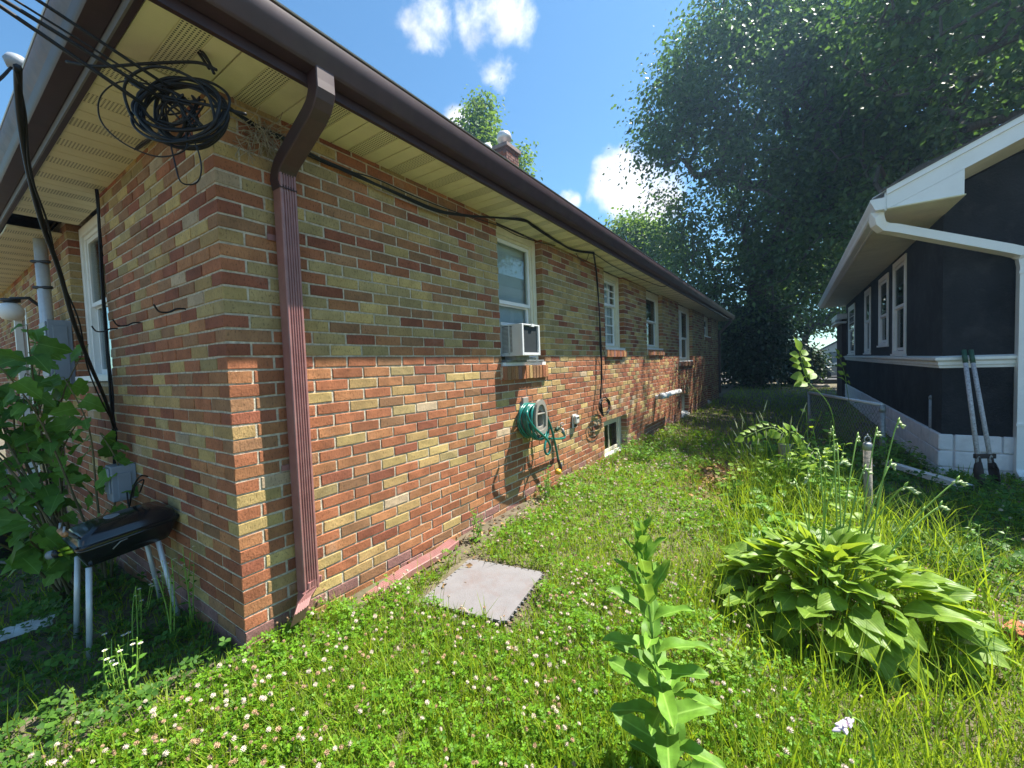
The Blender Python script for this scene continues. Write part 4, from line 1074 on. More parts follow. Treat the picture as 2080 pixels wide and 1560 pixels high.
m = MB(); m.lathe((-.12, -.2, .24), [(.01, .03), (.05, .02), (.07, .0), (.06, -.05)], 8); m.build("cloth", pmat("pink cloth", (.6, .22, .25), .15, 20, .9), TB, True)
a, b = onZ(-60, 1310, -.15), onZ(112, 1255, -.13)
m = MB(); m.bar(a, b, .12, .022); o = m.build("painted_board", pmat("flaking white board", (.55, .58, .60), .2, 15, .7, dirt=((.2, .18, .16), .6), dscale=14), None); tag(o, "flaking white painted board lying in the weeds at the lower left edge", "board")
a, b = onD(-30, 1140, 2.6), onD(92, 1148, 2.9)
tag(MB().tube([a, b], .008, 8).build("metal_rod", GREYM, None, True), "thin grey metal rod sticking in level from the left edge beside the grill", "rod")

# ------------------------------------------------------------------ foam tile with interlocking edges
tzc = -.108
TL = [onZ(945, 1137, tzc), onZ(1102, 1160, tzc), onZ(1025, 1268, tzc), onZ(868, 1215, tzc)]
c0 = sum(TL) / 4; ux = (TL[1] - TL[0] + TL[2] - TL[3]); ux /= np.linalg.norm(ux); uy = np.cross((0, 0, 1), ux); Lh = .285
def toothed(n=12, d=.016):
    out_ = []
    for s in range(4):
        for i in range(n):
            for t, o in ((i / n + .02, 0), (i / n + .015, d), ((i + .55) / n - .01, d), ((i + .55) / n - .015, 0)):
                u, v = -Lh + 2 * Lh * t, -Lh - (o if s in (0, 1) else -o * .0 - (o if s else 0))
                q = [(u, v), (-v, u), (-u, -v), (v, -u)][s]; out_.append(q)
    return out_
tp = toothed(); m = MB(); n = len(tp)
bend = lambda u, v: .006 * math.sin(u * 5) * math.cos(v * 4) + .05 * max(0, u - .15) * max(0, -v)
k0 = [tuple(c0 + ux * u + uy * v + np.array((0, 0, bend(u, v)))) for u, v in tp]
m.v = k0 + [(x, y, z - .012) for x, y, z in k0]
m.f = [tuple(range(n)), tuple(range(2 * n - 1, n - 1, -1))] + [(j, n + j, n + (j + 1) % n, (j + 1) % n) for j in range(n)]; m.m = [0] * len(m.f)
o = fix_normals(m.build("foam_tile", FOAM)); tag(o, "square grey interlocking foam tile lying flat on the clover", "foam mat")
# length of reddish downspout lying along the wall
a, b = np.array((.14, .62, -.03)), np.array((.085, 1.42, -.005))
d = (b - a) / np.linalg.norm(b - a); s = np.cross((0, 0, 1), d)
m = MB(); m.sweep(None, [spout_ring(p, s, np.array((0, 0, 1)), .09, .042, 4) for p in (a + np.array((0, 0, -.085)), a + d * .3 + s * .008 + np.array((0, 0, -.075)), a + d * .62 - s * .012 + np.array((0, 0, -.085)), b + np.array((0, 0, -.085)))])
o = fix_normals(m.build("loose_downspout", DSP)); tag(o, "loose reddish brown piece of downspout lying on the soil along the brick wall", "downspout piece")

# ------------------------------------------------------------------ tools, posts and fence by the stucco house
PH = thing("post_hole_digger", "post hole digger with green grips leaning on the white trim of the stucco house", "post hole digger", (3.98, 5.72, -.27))
def ph(m, n, mat, par=None, sm=True):
    o = m.build(n, mat, PH if par is None else par, sm)
    if par is None: o.matrix_parent_inverse = Matrix.Translation((-3.98, -5.72, .27))
    return o
B1, B2 = np.array((3.94, 5.70, -.27)), np.array((4.06, 5.76, -.27))
for bb, tpx in ((B1, (1958, 712)), (B2, (1972, 712))):
    top = onY(*tpx, 6.33)
    mid = bb + (top - bb) * .17
    h = ph(MB().tube([mid, top], .021, 12), "handle", RUSTW)
    ph(MB().tube([top - (top - mid) * .12, top + (top - mid) * .004], .0235, 12), "grip", GRIP, h)
    s_ = np.array([.8, .5, 0]) * (1 if bb is B2 else -1); s_ /= np.linalg.norm(s_); ax = (top - bb) / np.linalg.norm(top - bb)
    m = MB(); rings = []
    for t, w in ((0, .045), (.08, .062), (.2, .065), (.27, .05), (.30, .03)):
        c = bb + ax * t; ring = []
        for sg in (1, .86):
            for a in (np.linspace(-1.1, 1.1, 7) if sg == 1 else np.linspace(1.1, -1.1, 7)):
                ring.append(c + s_ * (w * math.cos(a) * sg - .02) + np.cross(ax, s_) * w * math.sin(a) * sg)
        rings.append(ring)
    m.sweep(None, rings); fix_normals(ph(m, "blade", IRON))
    ph(MB().bar(mid - ax * .05, mid + ax * .06, .05, .02, tuple(s_)), "socket", IRON, None, False)
hb = (B1 + B2) / 2 + np.array((.0, -.02, .33)); ph(MB().bar(hb + np.array((-.09, -.045, 0)) + np.array((0, .15, 0)), hb + np.array((.09, .045, 0)) + np.array((0, .15, 0)), .03, .05), "hinge_bolt", IRON, None, False)
def post(name, label, base, top, r, cat="post", mat=GREYM, cap=True):
    T = thing(name, label, cat, tuple(base)); o = MB().tube([(0, 0, -.2), tuple(np.array(top) - np.array(base))], r, 14).build("tube", mat, T, True)
    if cap:
        o = MB().lathe(tuple(np.array(top) - np.array(base)), [(r * 1.12, -.03), (r * 1.12, 0), (r * .7, r * .6), (.002, r * .75)], 14).build("cap", mat, T, True)
    return T
gp_ = onZ(1893, 940, -.27); gt_ = np.array((gp_[0], gp_[1], .63)); post("steel_post", "bare galvanised steel post standing in front of the white block foundation", gp_, gt_, .037, "fence post")
bp2 = onZ(1765, 1085, -.25); tp2 = onD(1762, 902, (bp2 - CAM) @ CF)
T = post("ringed_post", "short grey fence post topped with a ring behind the broad leaved plant", bp2, tp2, .029, "fence post", GREYW, False)
t_ = tp2 - bp2
MB().lathe(tuple(t_), [(.033, -.05), (.033, 0), (.024, .012), (.002, .015)], 14).build("cap", GREYM, T, True)
MB().tube([tuple(t_ + CR * .026 * math.cos(a) + np.array((0, 0, .038 + .026 * math.sin(a)))) for a in np.arange(0, 6.28, .35)], .005, 6, closed=True).build("ring", GREYM, T, True)
MB().lathe(tuple(t_ + np.array((0, 0, .064))), [(.006, 0), (.008, .008), (.002, .022)], 8).build("finial", GREYM, T, True)
wb = onZ(1592, 985, -.24); T = thing("wooden_post", "rough weathered grey wooden post rising out of the sunny weeds", "post", tuple(wb))
m = MB(); rg = random.Random(3); rings = []
for z in (-.2, .1, .25, .38, .47, .48): rings.append([(.062 * math.cos(t) * (1 + .12 * math.sin(3 * t + z)) + .01 * math.sin(z * 5), .062 * math.sin(t) * (1 + .1 * math.cos(2 * t)), z) for t in np.arange(0, 6.28, .45)])
m.sweep(None, rings); fix_normals(m.build("shaft", GREYW, T, True))
# chain link fence running back along the stucco house
f0 = onZ(1792, 937, -.28); ftop = onD(1795, 822, (f0 - CAM) @ CF)[2]
fdir = ray(1270, 742); fdir = np.array((fdir[0], fdir[1], 0)); fdir /= np.linalg.norm(fdir)
F1 = f0 + fdir * 2.4
FN = thing("chain_link_fence", "rusty chain link fence panel with a grey top rail before the block foundation", "fence", tuple(f0))
FI = Matrix.Translation(tuple(-f0))
def fn(m, n, mat): o = m.build(n, mat, FN, True); o.matrix_parent_inverse = FI; return o
fd_ = (F1 - f0); fl = np.linalg.norm(fd_); fd_ /= fl
ft = ftop - f0[2]
fn(MB().tube([f0 - np.array((0, 0, .2)), f0 + np.array((0, 0, ft))], .034, 12), "post", GREYM)
fn(MB().tube([F1 - np.array((0, 0, .2)), F1 + np.array((0, 0, ft))], .028, 12), "post", GREYM)
fn(MB().tube([f0 + np.array((0, 0, ft - .0)), F1 + np.array((0, 0, ft))], .027, 12), "top_rail", LEGM)
fn(MB().tube([f0 + np.array((0, 0, ft - .10)), f0 + np.array((0, 0, ft - .02))], .04, 12), "rail_clamp", GREYM)
m = MB(); st = .088; hgt = ft - .04
for sgn in (1, -1):
    k = -hgt
    while k < fl:
        u0, u1 = (k, k + hgt) if sgn > 0 else (k + hgt, k)
        pts = [(u0, 0), (u1, hgt)]; a, b = max(0, min(u0, u1)), min(fl, max(u0, u1))
        if b - a > .03:
            za = (a - u0) / (u1 - u0) * hgt; zb = (b - u0) / (u1 - u0) * hgt
            m.tube([f0 + fd_ * a + np.array((0, 0, za)), f0 + fd_ * b + np.array((0, 0, zb))], .0027, 3, cap=False)
        k += st
tag(fn(m, "chain_mesh", pmat("rusty wire", (.34, .32, .30), .3, 40, .6, metal=.4)), kind='stuff')
# white downspout section lying in the shaded grass
a, b = onZ(1797, 943, -.27), onZ(1968, 998, -.26)
d = (b - a) / np.linalg.norm(b - a); s = np.cross((0, 0, 1), d)
T = thing("fallen_downspout", "white downspout section lying in the shaded grass near the post hole digger", "downspout piece", tuple(a))
TI = Matrix.Translation(tuple(-a))
m = MB(); m.sweep(None, [spout_ring(p, s, np.array((0, 0, 1)), .085, .06, 4) for p in (a, a + (b - a) * .62)]); o = fix_normals(m.build("tube", WVIN, T)); o.matrix_parent_inverse = TI
m = MB(); m.sweep(None, [spout_ring(p, s, np.array((0, 0, 1)), w, h, 4) for p, w, h in ((a + (b - a) * .60, .095, .065), (a + (b - a) * .70, .10, .07), (b, .10, .07))], 0, True, False); o = fix_normals(m.build("elbow", WVIN, T)); o.matrix_parent_inverse = TI
o = MB().box((-.038, -.002, .006), (.038, .002, .05)).build("end_shade_plate", DARK, T); o.matrix_parent_inverse = TI @ Matrix.Translation(tuple(b - d * .004)) @ Matrix.Rotation(math.atan2(d[1], d[0]) - R(90), 4, 'Z')  # dark plate painted as the shade inside the pipe mouth
# broken brick in the grass at the right edge
p = onZ(2068, 1285, -.19); m = MB(); m.obox(p, (.55, .83, .1), (-.83, .55, 0), (0, -.1, 1), .06, .045, .03); o = m.build("broken_brick", BR[0]); bevel(o, .008, 2); tag(o, "broken red brick lying in the grass at the right edge", "brick")
p = onZ(2020, 1262, -.2); m = MB(); m.obox(p, (.3, .9, .2), (-.9, .3, 0), (0, -.2, 1), .05, .03, .02); o = m.build("broken_brick", BR[8]); bevel(o, .008, 2); tag(o, "smaller dark brick fragment beside the red one in the sunny grass", "brick")

# ------------------------------------------------------------------ leaves and plants
LM_MILK = leafmat("milkweed leaf", (.13, .27, .035), .22, .34, .5, .22, (.36, .52, .05), "mid")
LM_HOSTA = leafmat("hosta leaf", (.17, .29, .035), .25, .44, .42, .35, (.50, .62, .03), "ribs")
LM_VINE = leafmat("broad leaf", (.10, .22, .035), .30, .38, .5, .25, (.20, .42, .03), "mid")
LM_WEED = leafmat("weed leaf", (.11, .25, .03), .35, .38, .45, .4, (.32, .52, .04))
LM_LIME = leafmat("lime leaf", (.18, .30, .03), .25, .42, .5, .35, (.50, .62, .04))
LM_CLOV = leafmat("clover leaf", (.11, .245, .016), .42, .38, .5, .22, (.40, .60, .02))
LM_GRASS = leafmat("grass blade", (.15, .275, .015), .45, .42, .5, .22, (.52, .68, .02), yellow=(.29, .38, .035))
LM_DRYG = leafmat("dry grass", (.40, .32, .15), .3, .25, .6, .3)
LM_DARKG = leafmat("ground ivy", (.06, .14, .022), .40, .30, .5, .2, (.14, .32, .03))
LM_LITTER = leafmat("leaf litter", (.24, .15, .08), .55, .08, .8, .2)
LM_TREE = leafmat("oak foliage", (.08, .135, .05), .45, .42, .42, .45, (.14, .30, .03))
LM_TREE2 = leafmat("bright foliage", (.075, .16, .03), .38, .40, .55, .25, (.30, .46, .03))
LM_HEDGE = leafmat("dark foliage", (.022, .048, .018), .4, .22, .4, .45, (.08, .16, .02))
STEM = pmat("green stem", (.20, .34, .05), .2, 25, .5)
STEMR = pmat("woody stem", (.13, .11, .05), .3, 20, .7)
BUD = pmat("pale bud", (.34, .42, .20), .2, 30, .5)
BUDL = pmat("lilac bud", (.62, .52, .58), .2, 30, .5)
PETAL = pmat("clover petal", (.60, .50, .40), .12, 60, .7)
PETALB = pmat("faded clover head", (.40, .26, .15), .3, 60, .8)

def leaf_mesh(name, L, Wd, prof, mat, segs=6, cols=2, fold=.25, curl=.3, wave=0., petiole=0., seed=0, ribs=0., lob=None):
    r = random.Random(seed); V = []; F = []; n = 2 * cols + 1
    for i in range(segs + 1):
        t = i / segs; w = Wd / 2 * prof(t)
        for j in range(n):
            u = (j - cols) / cols
            ww = w * (1 + (lob(t, u) if lob else 0))
            y = petiole + L * (t - .5 * curl * .25 * t * t); z = -curl * L * .55 * t * t + fold * abs(u) * w + wave * Wd * math.sin(t * 11 + (1.5 if u > 0 else 0) + seed) * abs(u) ** 2 + ribs * Wd * (.5 - abs((abs(u) * 3) % 1 - .5)) * (1 if t < .97 else 0)
            V.append((u * ww, y, z + r.uniform(-.004, .004) * L))
    for i in range(segs):
        for j in range(n - 1): F.append((i * n + j, i * n + j + 1, (i + 1) * n + j + 1, (i + 1) * n + j))
    k = len(V)
    if petiole > 0:
        w = max(.0025, Wd * .025)
        V += [(-w, 0, 0), (w, 0, 0), (w, petiole, 0), (-w, petiole, 0), (0, 0, -w * 1.6), (0, petiole, -w * 1.6)]
        F += [(k, k + 1, k + 2, k + 3), (k, k + 3, k + 5, k + 4), (k + 1, k + 4, k + 5, k + 2)]
    me = bpy.data.meshes.new(name); me.from_pydata(V, [], F); me.materials.append(mat)
    me.polygons.foreach_set('use_smooth', [True] * len(F)); me.update(); return me
OVAL = lambda t: (math.sin(math.pi * min(1, t ** .8 + .03)) ** .75 if t < 1 else .02) + .02
OBL = lambda t: (min(1, (t + .02) * 5.5) ** .6) * (max(0, 1 - t ** 5) ** .6) * (1 - .12 * t) + .02
LANCE = lambda t: math.sin(math.pi * min(.985, t ** .7 + .02)) + .02
HEART = lambda t: .03 + (max(0, 1 - t) ** .62) * min(1, .62 + t * 3.2) * 1.0
def leafrot(yaw, pitch, roll=0):
    """local y of the leaf heads along yaw (from +X), raised by pitch"""
    return (Matrix.Rotation(yaw - R(90), 3, 'Z') @ Matrix.Rotation(pitch, 3, 'X') @ Matrix.Rotation(roll, 3, 'Y')).to_euler()
def put(me, name, par, loc, rot, s=1.0):
    o = bpy.data.objects.new(name, me); link(o, par); o.location = loc; o.rotation_euler = rot; o.scale = (s, s, s); return o
def faceput(me, name, par, loc, yd, nm, s):
    yd = Vector(yd).normalized(); nm = Vector(nm); nm = (nm - yd * nm.dot(yd)).normalized(); xd = yd.cross(nm)
    return put(me, name, par, loc, Matrix((xd, yd, nm)).transposed().to_euler(), s)
pr = random.Random(21)

# milkweed close to the camera
mbase = np.array((1.898, .482, float(gz(1.898, .482))))
MK = thing("milkweed", "tall single stemmed milkweed with broad opposite leaves nearest the camera", "plant", tuple(mbase))
mpts = [np.array(p) for p in ((1.905, .484, -.24), (1.892, .487, -.056), (1.866, .480, .14), (1.846, .474, .288), (1.827, .473, .50), (1.808, .469, .655))]
sp = bez(mpts, 12)
o = MB().tube([p - mbase for p in sp], [.0075 - .0045 * i / len(sp) for i in range(len(sp))], 8).build("stem", STEM, MK, True)
MKL = [leaf_mesh("leaf", .175, .062, OBL, LM_MILK, 12, 2, .5, c, .12, .012, k) for k, c in enumerate((.1, .25, .45, -.1, .6))]
np_ = 21
for i in range(np_):
    t = .06 + .92 * i / (np_ - 1); p = sp[min(len(sp) - 1, int(t * (len(sp) - 1)))] - mbase
    s = (1.06 if t < .45 else 1.06 - (t - .45) * .75) * pr.uniform(.88, 1.08); pit = (.42 if t < .5 else .42 + (t - .5) * 1.7) + pr.uniform(-.18, .22)
    yaw = R(18) + (R(90) if i % 2 else 0) + pr.uniform(-.35, .35)
    for k in (0, 1): put(MKL[pr.randrange(5)], "leaf", MK, p, leafrot(yaw + k * math.pi + pr.uniform(-.12, .12), pit + pr.uniform(-.22, .22), pr.uniform(-.65, .65)), max(.3, s) * pr.uniform(.85, 1.1))
for k in range(3): put(MKL[0], "leaf", MK, sp[-1] - mbase, leafrot(k * 2.1 + .4, 1.2, 0), .42)
# side shoot on the same stem
ss = sp[int(.38 * len(sp))] - mbase
for k, (yw, pt, sc) in enumerate(((R(40), .75, .55), (R(215), .75, .6), (R(130), 1.1, .5), (R(310), 1.0, .45))): put(MKL[k], "leaf", MK, ss + np.array((.01, -.012, .01)), leafrot(yw, pt), sc)

# hosta
hb_ = np.array((2.40, 1.94, float(gz(2.40, 1.94))))
HO = thing("hosta", "big hosta clump with overlapping ribbed yellow green leaves and tall flower stalks", "plant", tuple(hb_))
HL = [leaf_mesh("leaf", .20, .145, HEART if k % 2 else OVAL, LM_HOSTA, 12, 3, .18, c, .03, .02, 30 + k, .045) for k, c in enumerate((.3, .5, .75, .2, .45, .6))]
PETI = leaf_mesh("leaf_stalk", .3, .02, lambda t: 1, STEM, 2, 1, .6, .3, 0, 0, 5)
nh = 290
for i in range(nh):
    t = (i + .5) / nh; ph_ = i * 2.39996 + pr.uniform(-.2, .2)
    rad = .43 * t ** .62; ell = 1.12 if abs(math.cos(ph_)) > .7 else .94
    x, y = rad * math.cos(ph_) * ell, rad * math.sin(ph_) * .92
    h = .33 * (1 - t) ** .6 + .06 + pr.uniform(-.03, .03)
    pit = .95 - 1.15 * t + pr.uniform(-.3, .3)
    s = pr.uniform(.5, .98) * (.85 + .3 * t)
    if math.cos(ph_ - R(5)) > .75 and t > .5: s *= 1.12
    put(HL[pr.randrange(6)], "leaf", HO, (x, y, h), leafrot(ph_ + pr.uniform(-.6, .6), pit + pr.uniform(-.15, .15), pr.uniform(-.6, .6)), s)
ht = [(1640, 975, 2.25), (1690, 882, 2.5), (1745, 895, 2.5), (1785, 885, 2.45), (1832, 868, 2.3), (1720, 945, 2.3), (1680, 950, 2.2), (1855, 1000, 2.1), (1955, 985, 2.2), (1920, 1035, 2.15), (1610, 985, 2.5), (1660, 930, 2.55), (1765, 960, 2.35), (1815, 950, 2.35), (1700, 915, 2.6)]
def budspike(par, b, tip, n, col, sc=1.0, r=.005):
    b, tip = np.array(b), np.array(tip); v = tip - b; side = np.array([v[0], v[1], 0.]); ln = np.linalg.norm(side); side = side / ln if ln > .05 else CR.copy()
    mid = b + v * .55 + np.array((0, 0, .06)) * 1.0 - side * .03
    pts = bez([b, b + v * .25 - side * .01, mid, tip - side * .05 * sc + np.array((0, 0, .004)), tip], 7)
    st_ = MB().tube(pts, [r * (1 - .5 * i / len(pts)) for i in range(len(pts))], 6).build("flower_stalk", STEM, par, True)
    m = MB()
    for i in range(n):
        f = i / max(1, n - 1); p = pts[-1 - int(f * 7)]; L = (.028 - .006 * f) * sc * pr.uniform(.8, 1.15)
        d = side * pr.uniform(.5, 1.1) + np.array([pr.uniform(-.5, .5), pr.uniform(-.5, .5), pr.uniform(-.35, .45)]); d /= np.linalg.norm(d)
        m.tube([p, p + d * L * .5, p + d * L], [.002, .0068 * sc, .0015], 6)
    m.build("bud", col, st_, True, kind='stuff')
    m = MB()
    for f in (.35, .6, .8): p = pts[int(f * (len(pts) - 1))]; m.tube([p, p + side * .012 + np.array((0, 0, .02)), p + side * .02 + np.array((0, 0, .035))], [.002, .006, .001], 5)
    m.build("bract", STEM, st_, True, kind='stuff')
for x, y, dpt in ht:
    tip = onD(x, y, dpt) - hb_; ang = pr.uniform(0, 6.28); rb = pr.uniform(.02, .14)
    budspike(HO, (rb * math.cos(ang) + tip[0] * .25, rb * math.sin(ang) + tip[1] * .2, .12), tip, 9, BUD)
# flower spike of another hosta right by the camera
fb = onZ(1800, 1600, -.2); ft_ = onD(1712, 1478, 1.25)
FS = thing("hosta_flower_spike", "pale lilac budded flower spike leaning in at the very bottom of the lawn", "flower", tuple(fb))
budspike(FS, (0, 0, 0), ft_ - fb, 14, BUDL, 1.25, .005)

# leafy sapling over the grill
VB = np.array((-1.85, -.22, float(gz(-1.85, -.22))))
VN = thing("mulberry_sapling", "leafy sapling with big lobed leaves growing against the shaded wall above the grill", "sapling", tuple(VB))
lobf = lambda t, u: (.25 * math.sin(t * 17 + 1) if abs(u) > .9 else 0)
VL = [leaf_mesh("leaf", .20, .17, HEART, LM_VINE, 7, 2, .2, c, .05, .05, 60 + k, 0, lobf) for k, c in enumerate((.5, .8, .3, 1.0))]
vst = MB(); nl = 0
for s_ in range(26):
    tx, ty, tz = pr.uniform(-2.35, -1.25), pr.uniform(-.95, -.12), pr.uniform(.55, 1.62)
    if s_ > 13: tz = pr.uniform(1.1, 1.7); tx = pr.uniform(-2.3, -1.5); ty = pr.uniform(-1.05, -.2)
    if s_ == 0: tx, ty, tz = -1.9, -.12, 1.52
    if 8 < s_ < 14: tz = pr.uniform(.3, .7); tx = pr.uniform(-1.5, -1.15)
    tip = np.array((tx, ty, tz)) - VB; b = np.array((pr.uniform(-.12, .12), pr.uniform(-.12, .12), -.03))
    pts = bez([b, b + tip * .4 + np.array((0, 0, .12)), b + tip * .75 + np.array((0, 0, .07)), tip], 6); vst.tube(pts, [.009 * (1 - .75 * i / len(pts)) for i in range(len(pts))], 6)
    for i in range(6, len(pts), 1):
        if pr.random() < .85:
            a_ = pr.uniform(0, 6.28); faceput(VL[pr.randrange(4)], "leaf", VN, pts[i], (math.cos(a_), math.sin(a_), pr.uniform(-1.1, .1)), np.array((.55, -.35, .7)) + np.array([pr.uniform(-.5, .5) for _ in range(3)]), pr.uniform(.38, .85)); nl += 1
vst.build("stem", STEMR, VN, True)

def weed(name, label, base, h, nst, meshes, per, mat=STEM, spread=.12, lean=(0, 0), cat="weed", group=None, ls=1.0, pit=(.0, .7), bare=.2, leafname="leaf"):
    b = np.array(base, float); T = thing(name, label, cat, tuple(b), group); m = MB()
    for s_ in range(nst):
        a = pr.uniform(0, 6.28); hh_ = h * pr.uniform(.65, 1.05); tip = np.array((spread * math.cos(a) * pr.uniform(.2, 1) + lean[0], spread * math.sin(a) * pr.uniform(.2, 1) + lean[1], hh_))
        o0 = np.array((pr.uniform(-.3, .3) * spread, pr.uniform(-.3, .3) * spread, -.02)); pts = bez([o0, o0 + tip * .5 + np.array((0, 0, .1 * hh_)), tip], 8); m.tube(pts, [.004 * (1 - .6 * i / len(pts)) for i in range(len(pts))], 5)
        for i in range(per):
            f = bare + (1 - bare) * (i + .5) / per; p = pts[min(len(pts) - 1, int(f * (len(pts) - 1)))]
            put(meshes[pr.randrange(len(meshes))], leafname, T, p, leafrot(a + i * 2.4 + pr.uniform(-.4, .4), pr.uniform(*pit), pr.uniform(-.4, .4)), ls * pr.uniform(.7, 1.2) * (1.05 - .45 * f))
    m.build("stem", mat, T, True); return T
G = lambda x, y: (x, y, float(gz(x, y)))
WL = [leaf_mesh("leaf", .09, .045, OVAL, LM_WEED, 5, 1, .25, c, .03, .02, 80 + k) for k, c in enumerate((.3, .6, .9))]
BL = [leaf_mesh("leaf", .13, .085, OVAL, LM_WEED, 5, 2, .2, c, .05, .04, 90 + k) for k, c in enumerate((.4, .8))]
LL = [leaf_mesh("leaf", .10, .07, OVAL, LM_LIME, 5, 2, .2, c, .03, .03, 95 + k) for k, c in enumerate((.3, .6))]
SL_ = [leaf_mesh("leaf", .030, .02, OVAL, LM_WEED, 3, 1, .2, .4, 0, .006, 99), leaf_mesh("leaf", .04, .014, LANCE, LM_WEED, 3, 1, .2, .5, 0, .004, 98)]
weed("leafy_weed", "bright yellow green leafy weed beside the chain link fence rail", G(2.47, 4.5), .92, 4, LL, 9, spread=.16)
weed("leafy_weed", "bluish green broad leaved weed low beside the dry leaf pile", G(1.93, 3.55), .34, 8, BL, 8, spread=.28, pit=(-.2, .4), ls=1.4)
weed("leafy_weed", "dark green bushy weed between the wooden post and the fence", G(2.35, 5.6), .55, 8, BL, 8, spread=.4, pit=(-.1, .5))
weed("leafy_weed", "loose green weed tangle at the foot of the ringed post", G(2.62, 3.9), .42, 9, BL, 7, spread=.35, pit=(-.2, .5))
weed("leafy_weed", "broad green weed growing in front of the wooden post base", G(2.15, 4.35), .46, 9, BL, 8, spread=.3, pit=(-.2, .5), ls=1.4)
weed("leafy_weed", "shaded weeds under the chain link fence mesh", G(3.05, 6.5), .45, 9, BL, 8, spread=.45, pit=(-.1, .5))
weed("leafy_weed", "shaded broad weeds against the painted block foundation", G(3.5, 6.75), .35, 7, BL, 8, spread=.3, pit=(-.1, .5))
weed("leafy_weed", "dense weeds climbing through the far fence mesh", G(2.95, 8.3), .75, 12, BL, 9, spread=.7, pit=(-.1, .5))
weed("slender_weed", "slender pale leaved seedling in the shaded grass at the right edge", G(3.22, 2.95), .42, 4, SL_, 12, spread=.12, ls=1.4)
weed("slender_weed", "small pale leaved seedling just left of the taller one in shaded grass", G(3.02, 2.95), .26, 3, SL_, 9, spread=.1, ls=1.4)
weed("lime_seedlings", "patch of lime green heart leaved seedlings beside the milkweed", G(1.96, 1.18), .16, 16, LL, 4, spread=.2, ls=.42, pit=(-.1, .6))
weed("slender_weed", "clump of green weed at the foot of the sunny brick wall under the hose", G(.14, 2.75), .36, 7, SL_, 12, spread=.12, ls=1.3)
weed("slender_weed", "tuft of weed on the soil at the wall before the hose shadow", G(.16, 1.62), .26, 6, SL_, 9, spread=.1, ls=1.3)
weed("slender_weed", "leafy green weed clump before the nearest basement window", G(.42, 4.9), .38, 12, SL_, 14, spread=.35, ls=1.9)
# big compound leaves: arching rachis with paired leaflets
def compound(name, label, pts, L, mat_meshes, n, cat="weed", s=1.0):
    pts = [np.array(p, float) for p in pts]; b = pts[0]; T = thing(name, label, cat, tuple(b)); c = bez([p - b for p in pts], 10)
    MB().tube(c, [.005 * (1 - .7 * i / len(c)) for i in range(len(c))], 6).build("stem", STEM, T, True)
    i0 = int(len(c) * .38)
    for i in range(n):
        k = i0 + int((len(c) - 1 - i0) * i / (n - 1)); p = c[k]; d = c[min(k + 1, len(c) - 1)] - c[max(k - 1, 0)]; yw = math.atan2(d[1], d[0]) if abs(d[0]) + abs(d[1]) > .02 else 1.2
        for sd in (1, -1): put(mat_meshes[pr.randrange(len(mat_meshes))], "leaflet", T, p, leafrot(yw + sd * R(62), pr.uniform(-.1, .4) + (.5 if abs(d[2]) > .1 else 0), pr.uniform(-.3, .3)), s * pr.uniform(.85, 1.15) * (1 - .3 * i / n))
    put(mat_meshes[0], "leaflet", T, c[-1], leafrot(yw, .3), s); return T
wz = lambda x, y, D: onD(x, y, D)
def frond(name, label, pts, meshes, n, s, cat, spread=62, start=.4, dr=.0):
    pts = [np.array(p, float) for p in pts]; b = pts[0]; T = thing(name, label, cat, tuple(b)); c = bez([p - b for p in pts], 10)
    MB().tube(c, [.005 * (1 - .7 * i / len(c)) for i in range(len(c))], 6).build("stem", STEM, T, True)
    i0 = int(len(c) * start); nm = -CF * .75 + np.array((0, 0, .5)) + CR * .25
    for i in range(n):
        k = i0 + int((len(c) - 2 - i0) * i / (n - 1)); p = c[k]; d = c[min(k + 1, len(c) - 1)] - c[max(k - 1, 0)]; d /= np.linalg.norm(d); sd_ = np.cross(d, nm); sd_ /= np.linalg.norm(sd_)
        for sg in (1, -1): faceput(meshes[pr.randrange(len(meshes))], "leaflet", T, p, d * math.cos(R(spread)) + sg * sd_ * math.sin(R(spread)) - np.array((0, 0, dr)), nm + np.array([pr.uniform(-.35, .35) for _ in range(3)]), s * pr.uniform(.85, 1.15) * (1 - .35 * i / n))
    faceput(meshes[0], "leaflet", T, c[-1], c[-1] - c[-3], nm, s); return T
frond("ash_seedling", "sunlit yellow green ash seedling with paired leaflets in front of the parked car", [onZ(1700, 985, -.25), wz(1690, 840, 4.15), wz(1640, 772, 4.15), wz(1626, 722, 4.15)], LL, 5, 1.5, "seedling", 65, .62)
frond("ash_seedling", "second ash seedling sprouting against the corner of the stucco house", [onZ(1735, 880, -.3), wz(1722, 800, 6.2), wz(1716, 760, 6.2), wz(1705, 725, 6.2)], LL, 4, 1.1, "seedling", 65, .5)
frond("arching_frond", "long arching serrated leaf glowing yellow green over the wooden post", [onZ(1600, 985, -.2), wz(1602, 905, 4.0), wz(1570, 868, 4.0), wz(1516, 886, 4.0)], [LL[0], LL[1]], 9, .95, "weed", 70, .45, .25)
frond("arching_frond", "long serrated leaf drooping down right of the wooden post", [onZ(1600, 985, -.2), wz(1600, 885, 3.9), wz(1632, 900, 3.9), wz(1660, 970, 3.9)], [BL[0], LL[1]], 9, .8, "weed", 70, .4, .1)
weed("leafy_weed", "tall lime green weed just left of the ringed post", G(2.35, 3.75), .66, 9, LL, 9, spread=.22, pit=(-.2, .7))
weed("leafy_weed", "sunlit lime weed low in front of the wooden post", G(2.0, 4.15), .42, 9, LL, 9, spread=.26, pit=(-.2, .7))
weed("leafy_weed", "sunlit weed clump between the dry leaf pile and the hosta", G(2.1, 2.95), .34, 9, BL, 7, spread=.26, pit=(-.2, .6))
weed("leafy_weed", "lime weeds pushing up through the left side of the dry leaf pile", G(1.72, 4.1), .34, 9, LL, 8, spread=.24, pit=(-.2, .6))
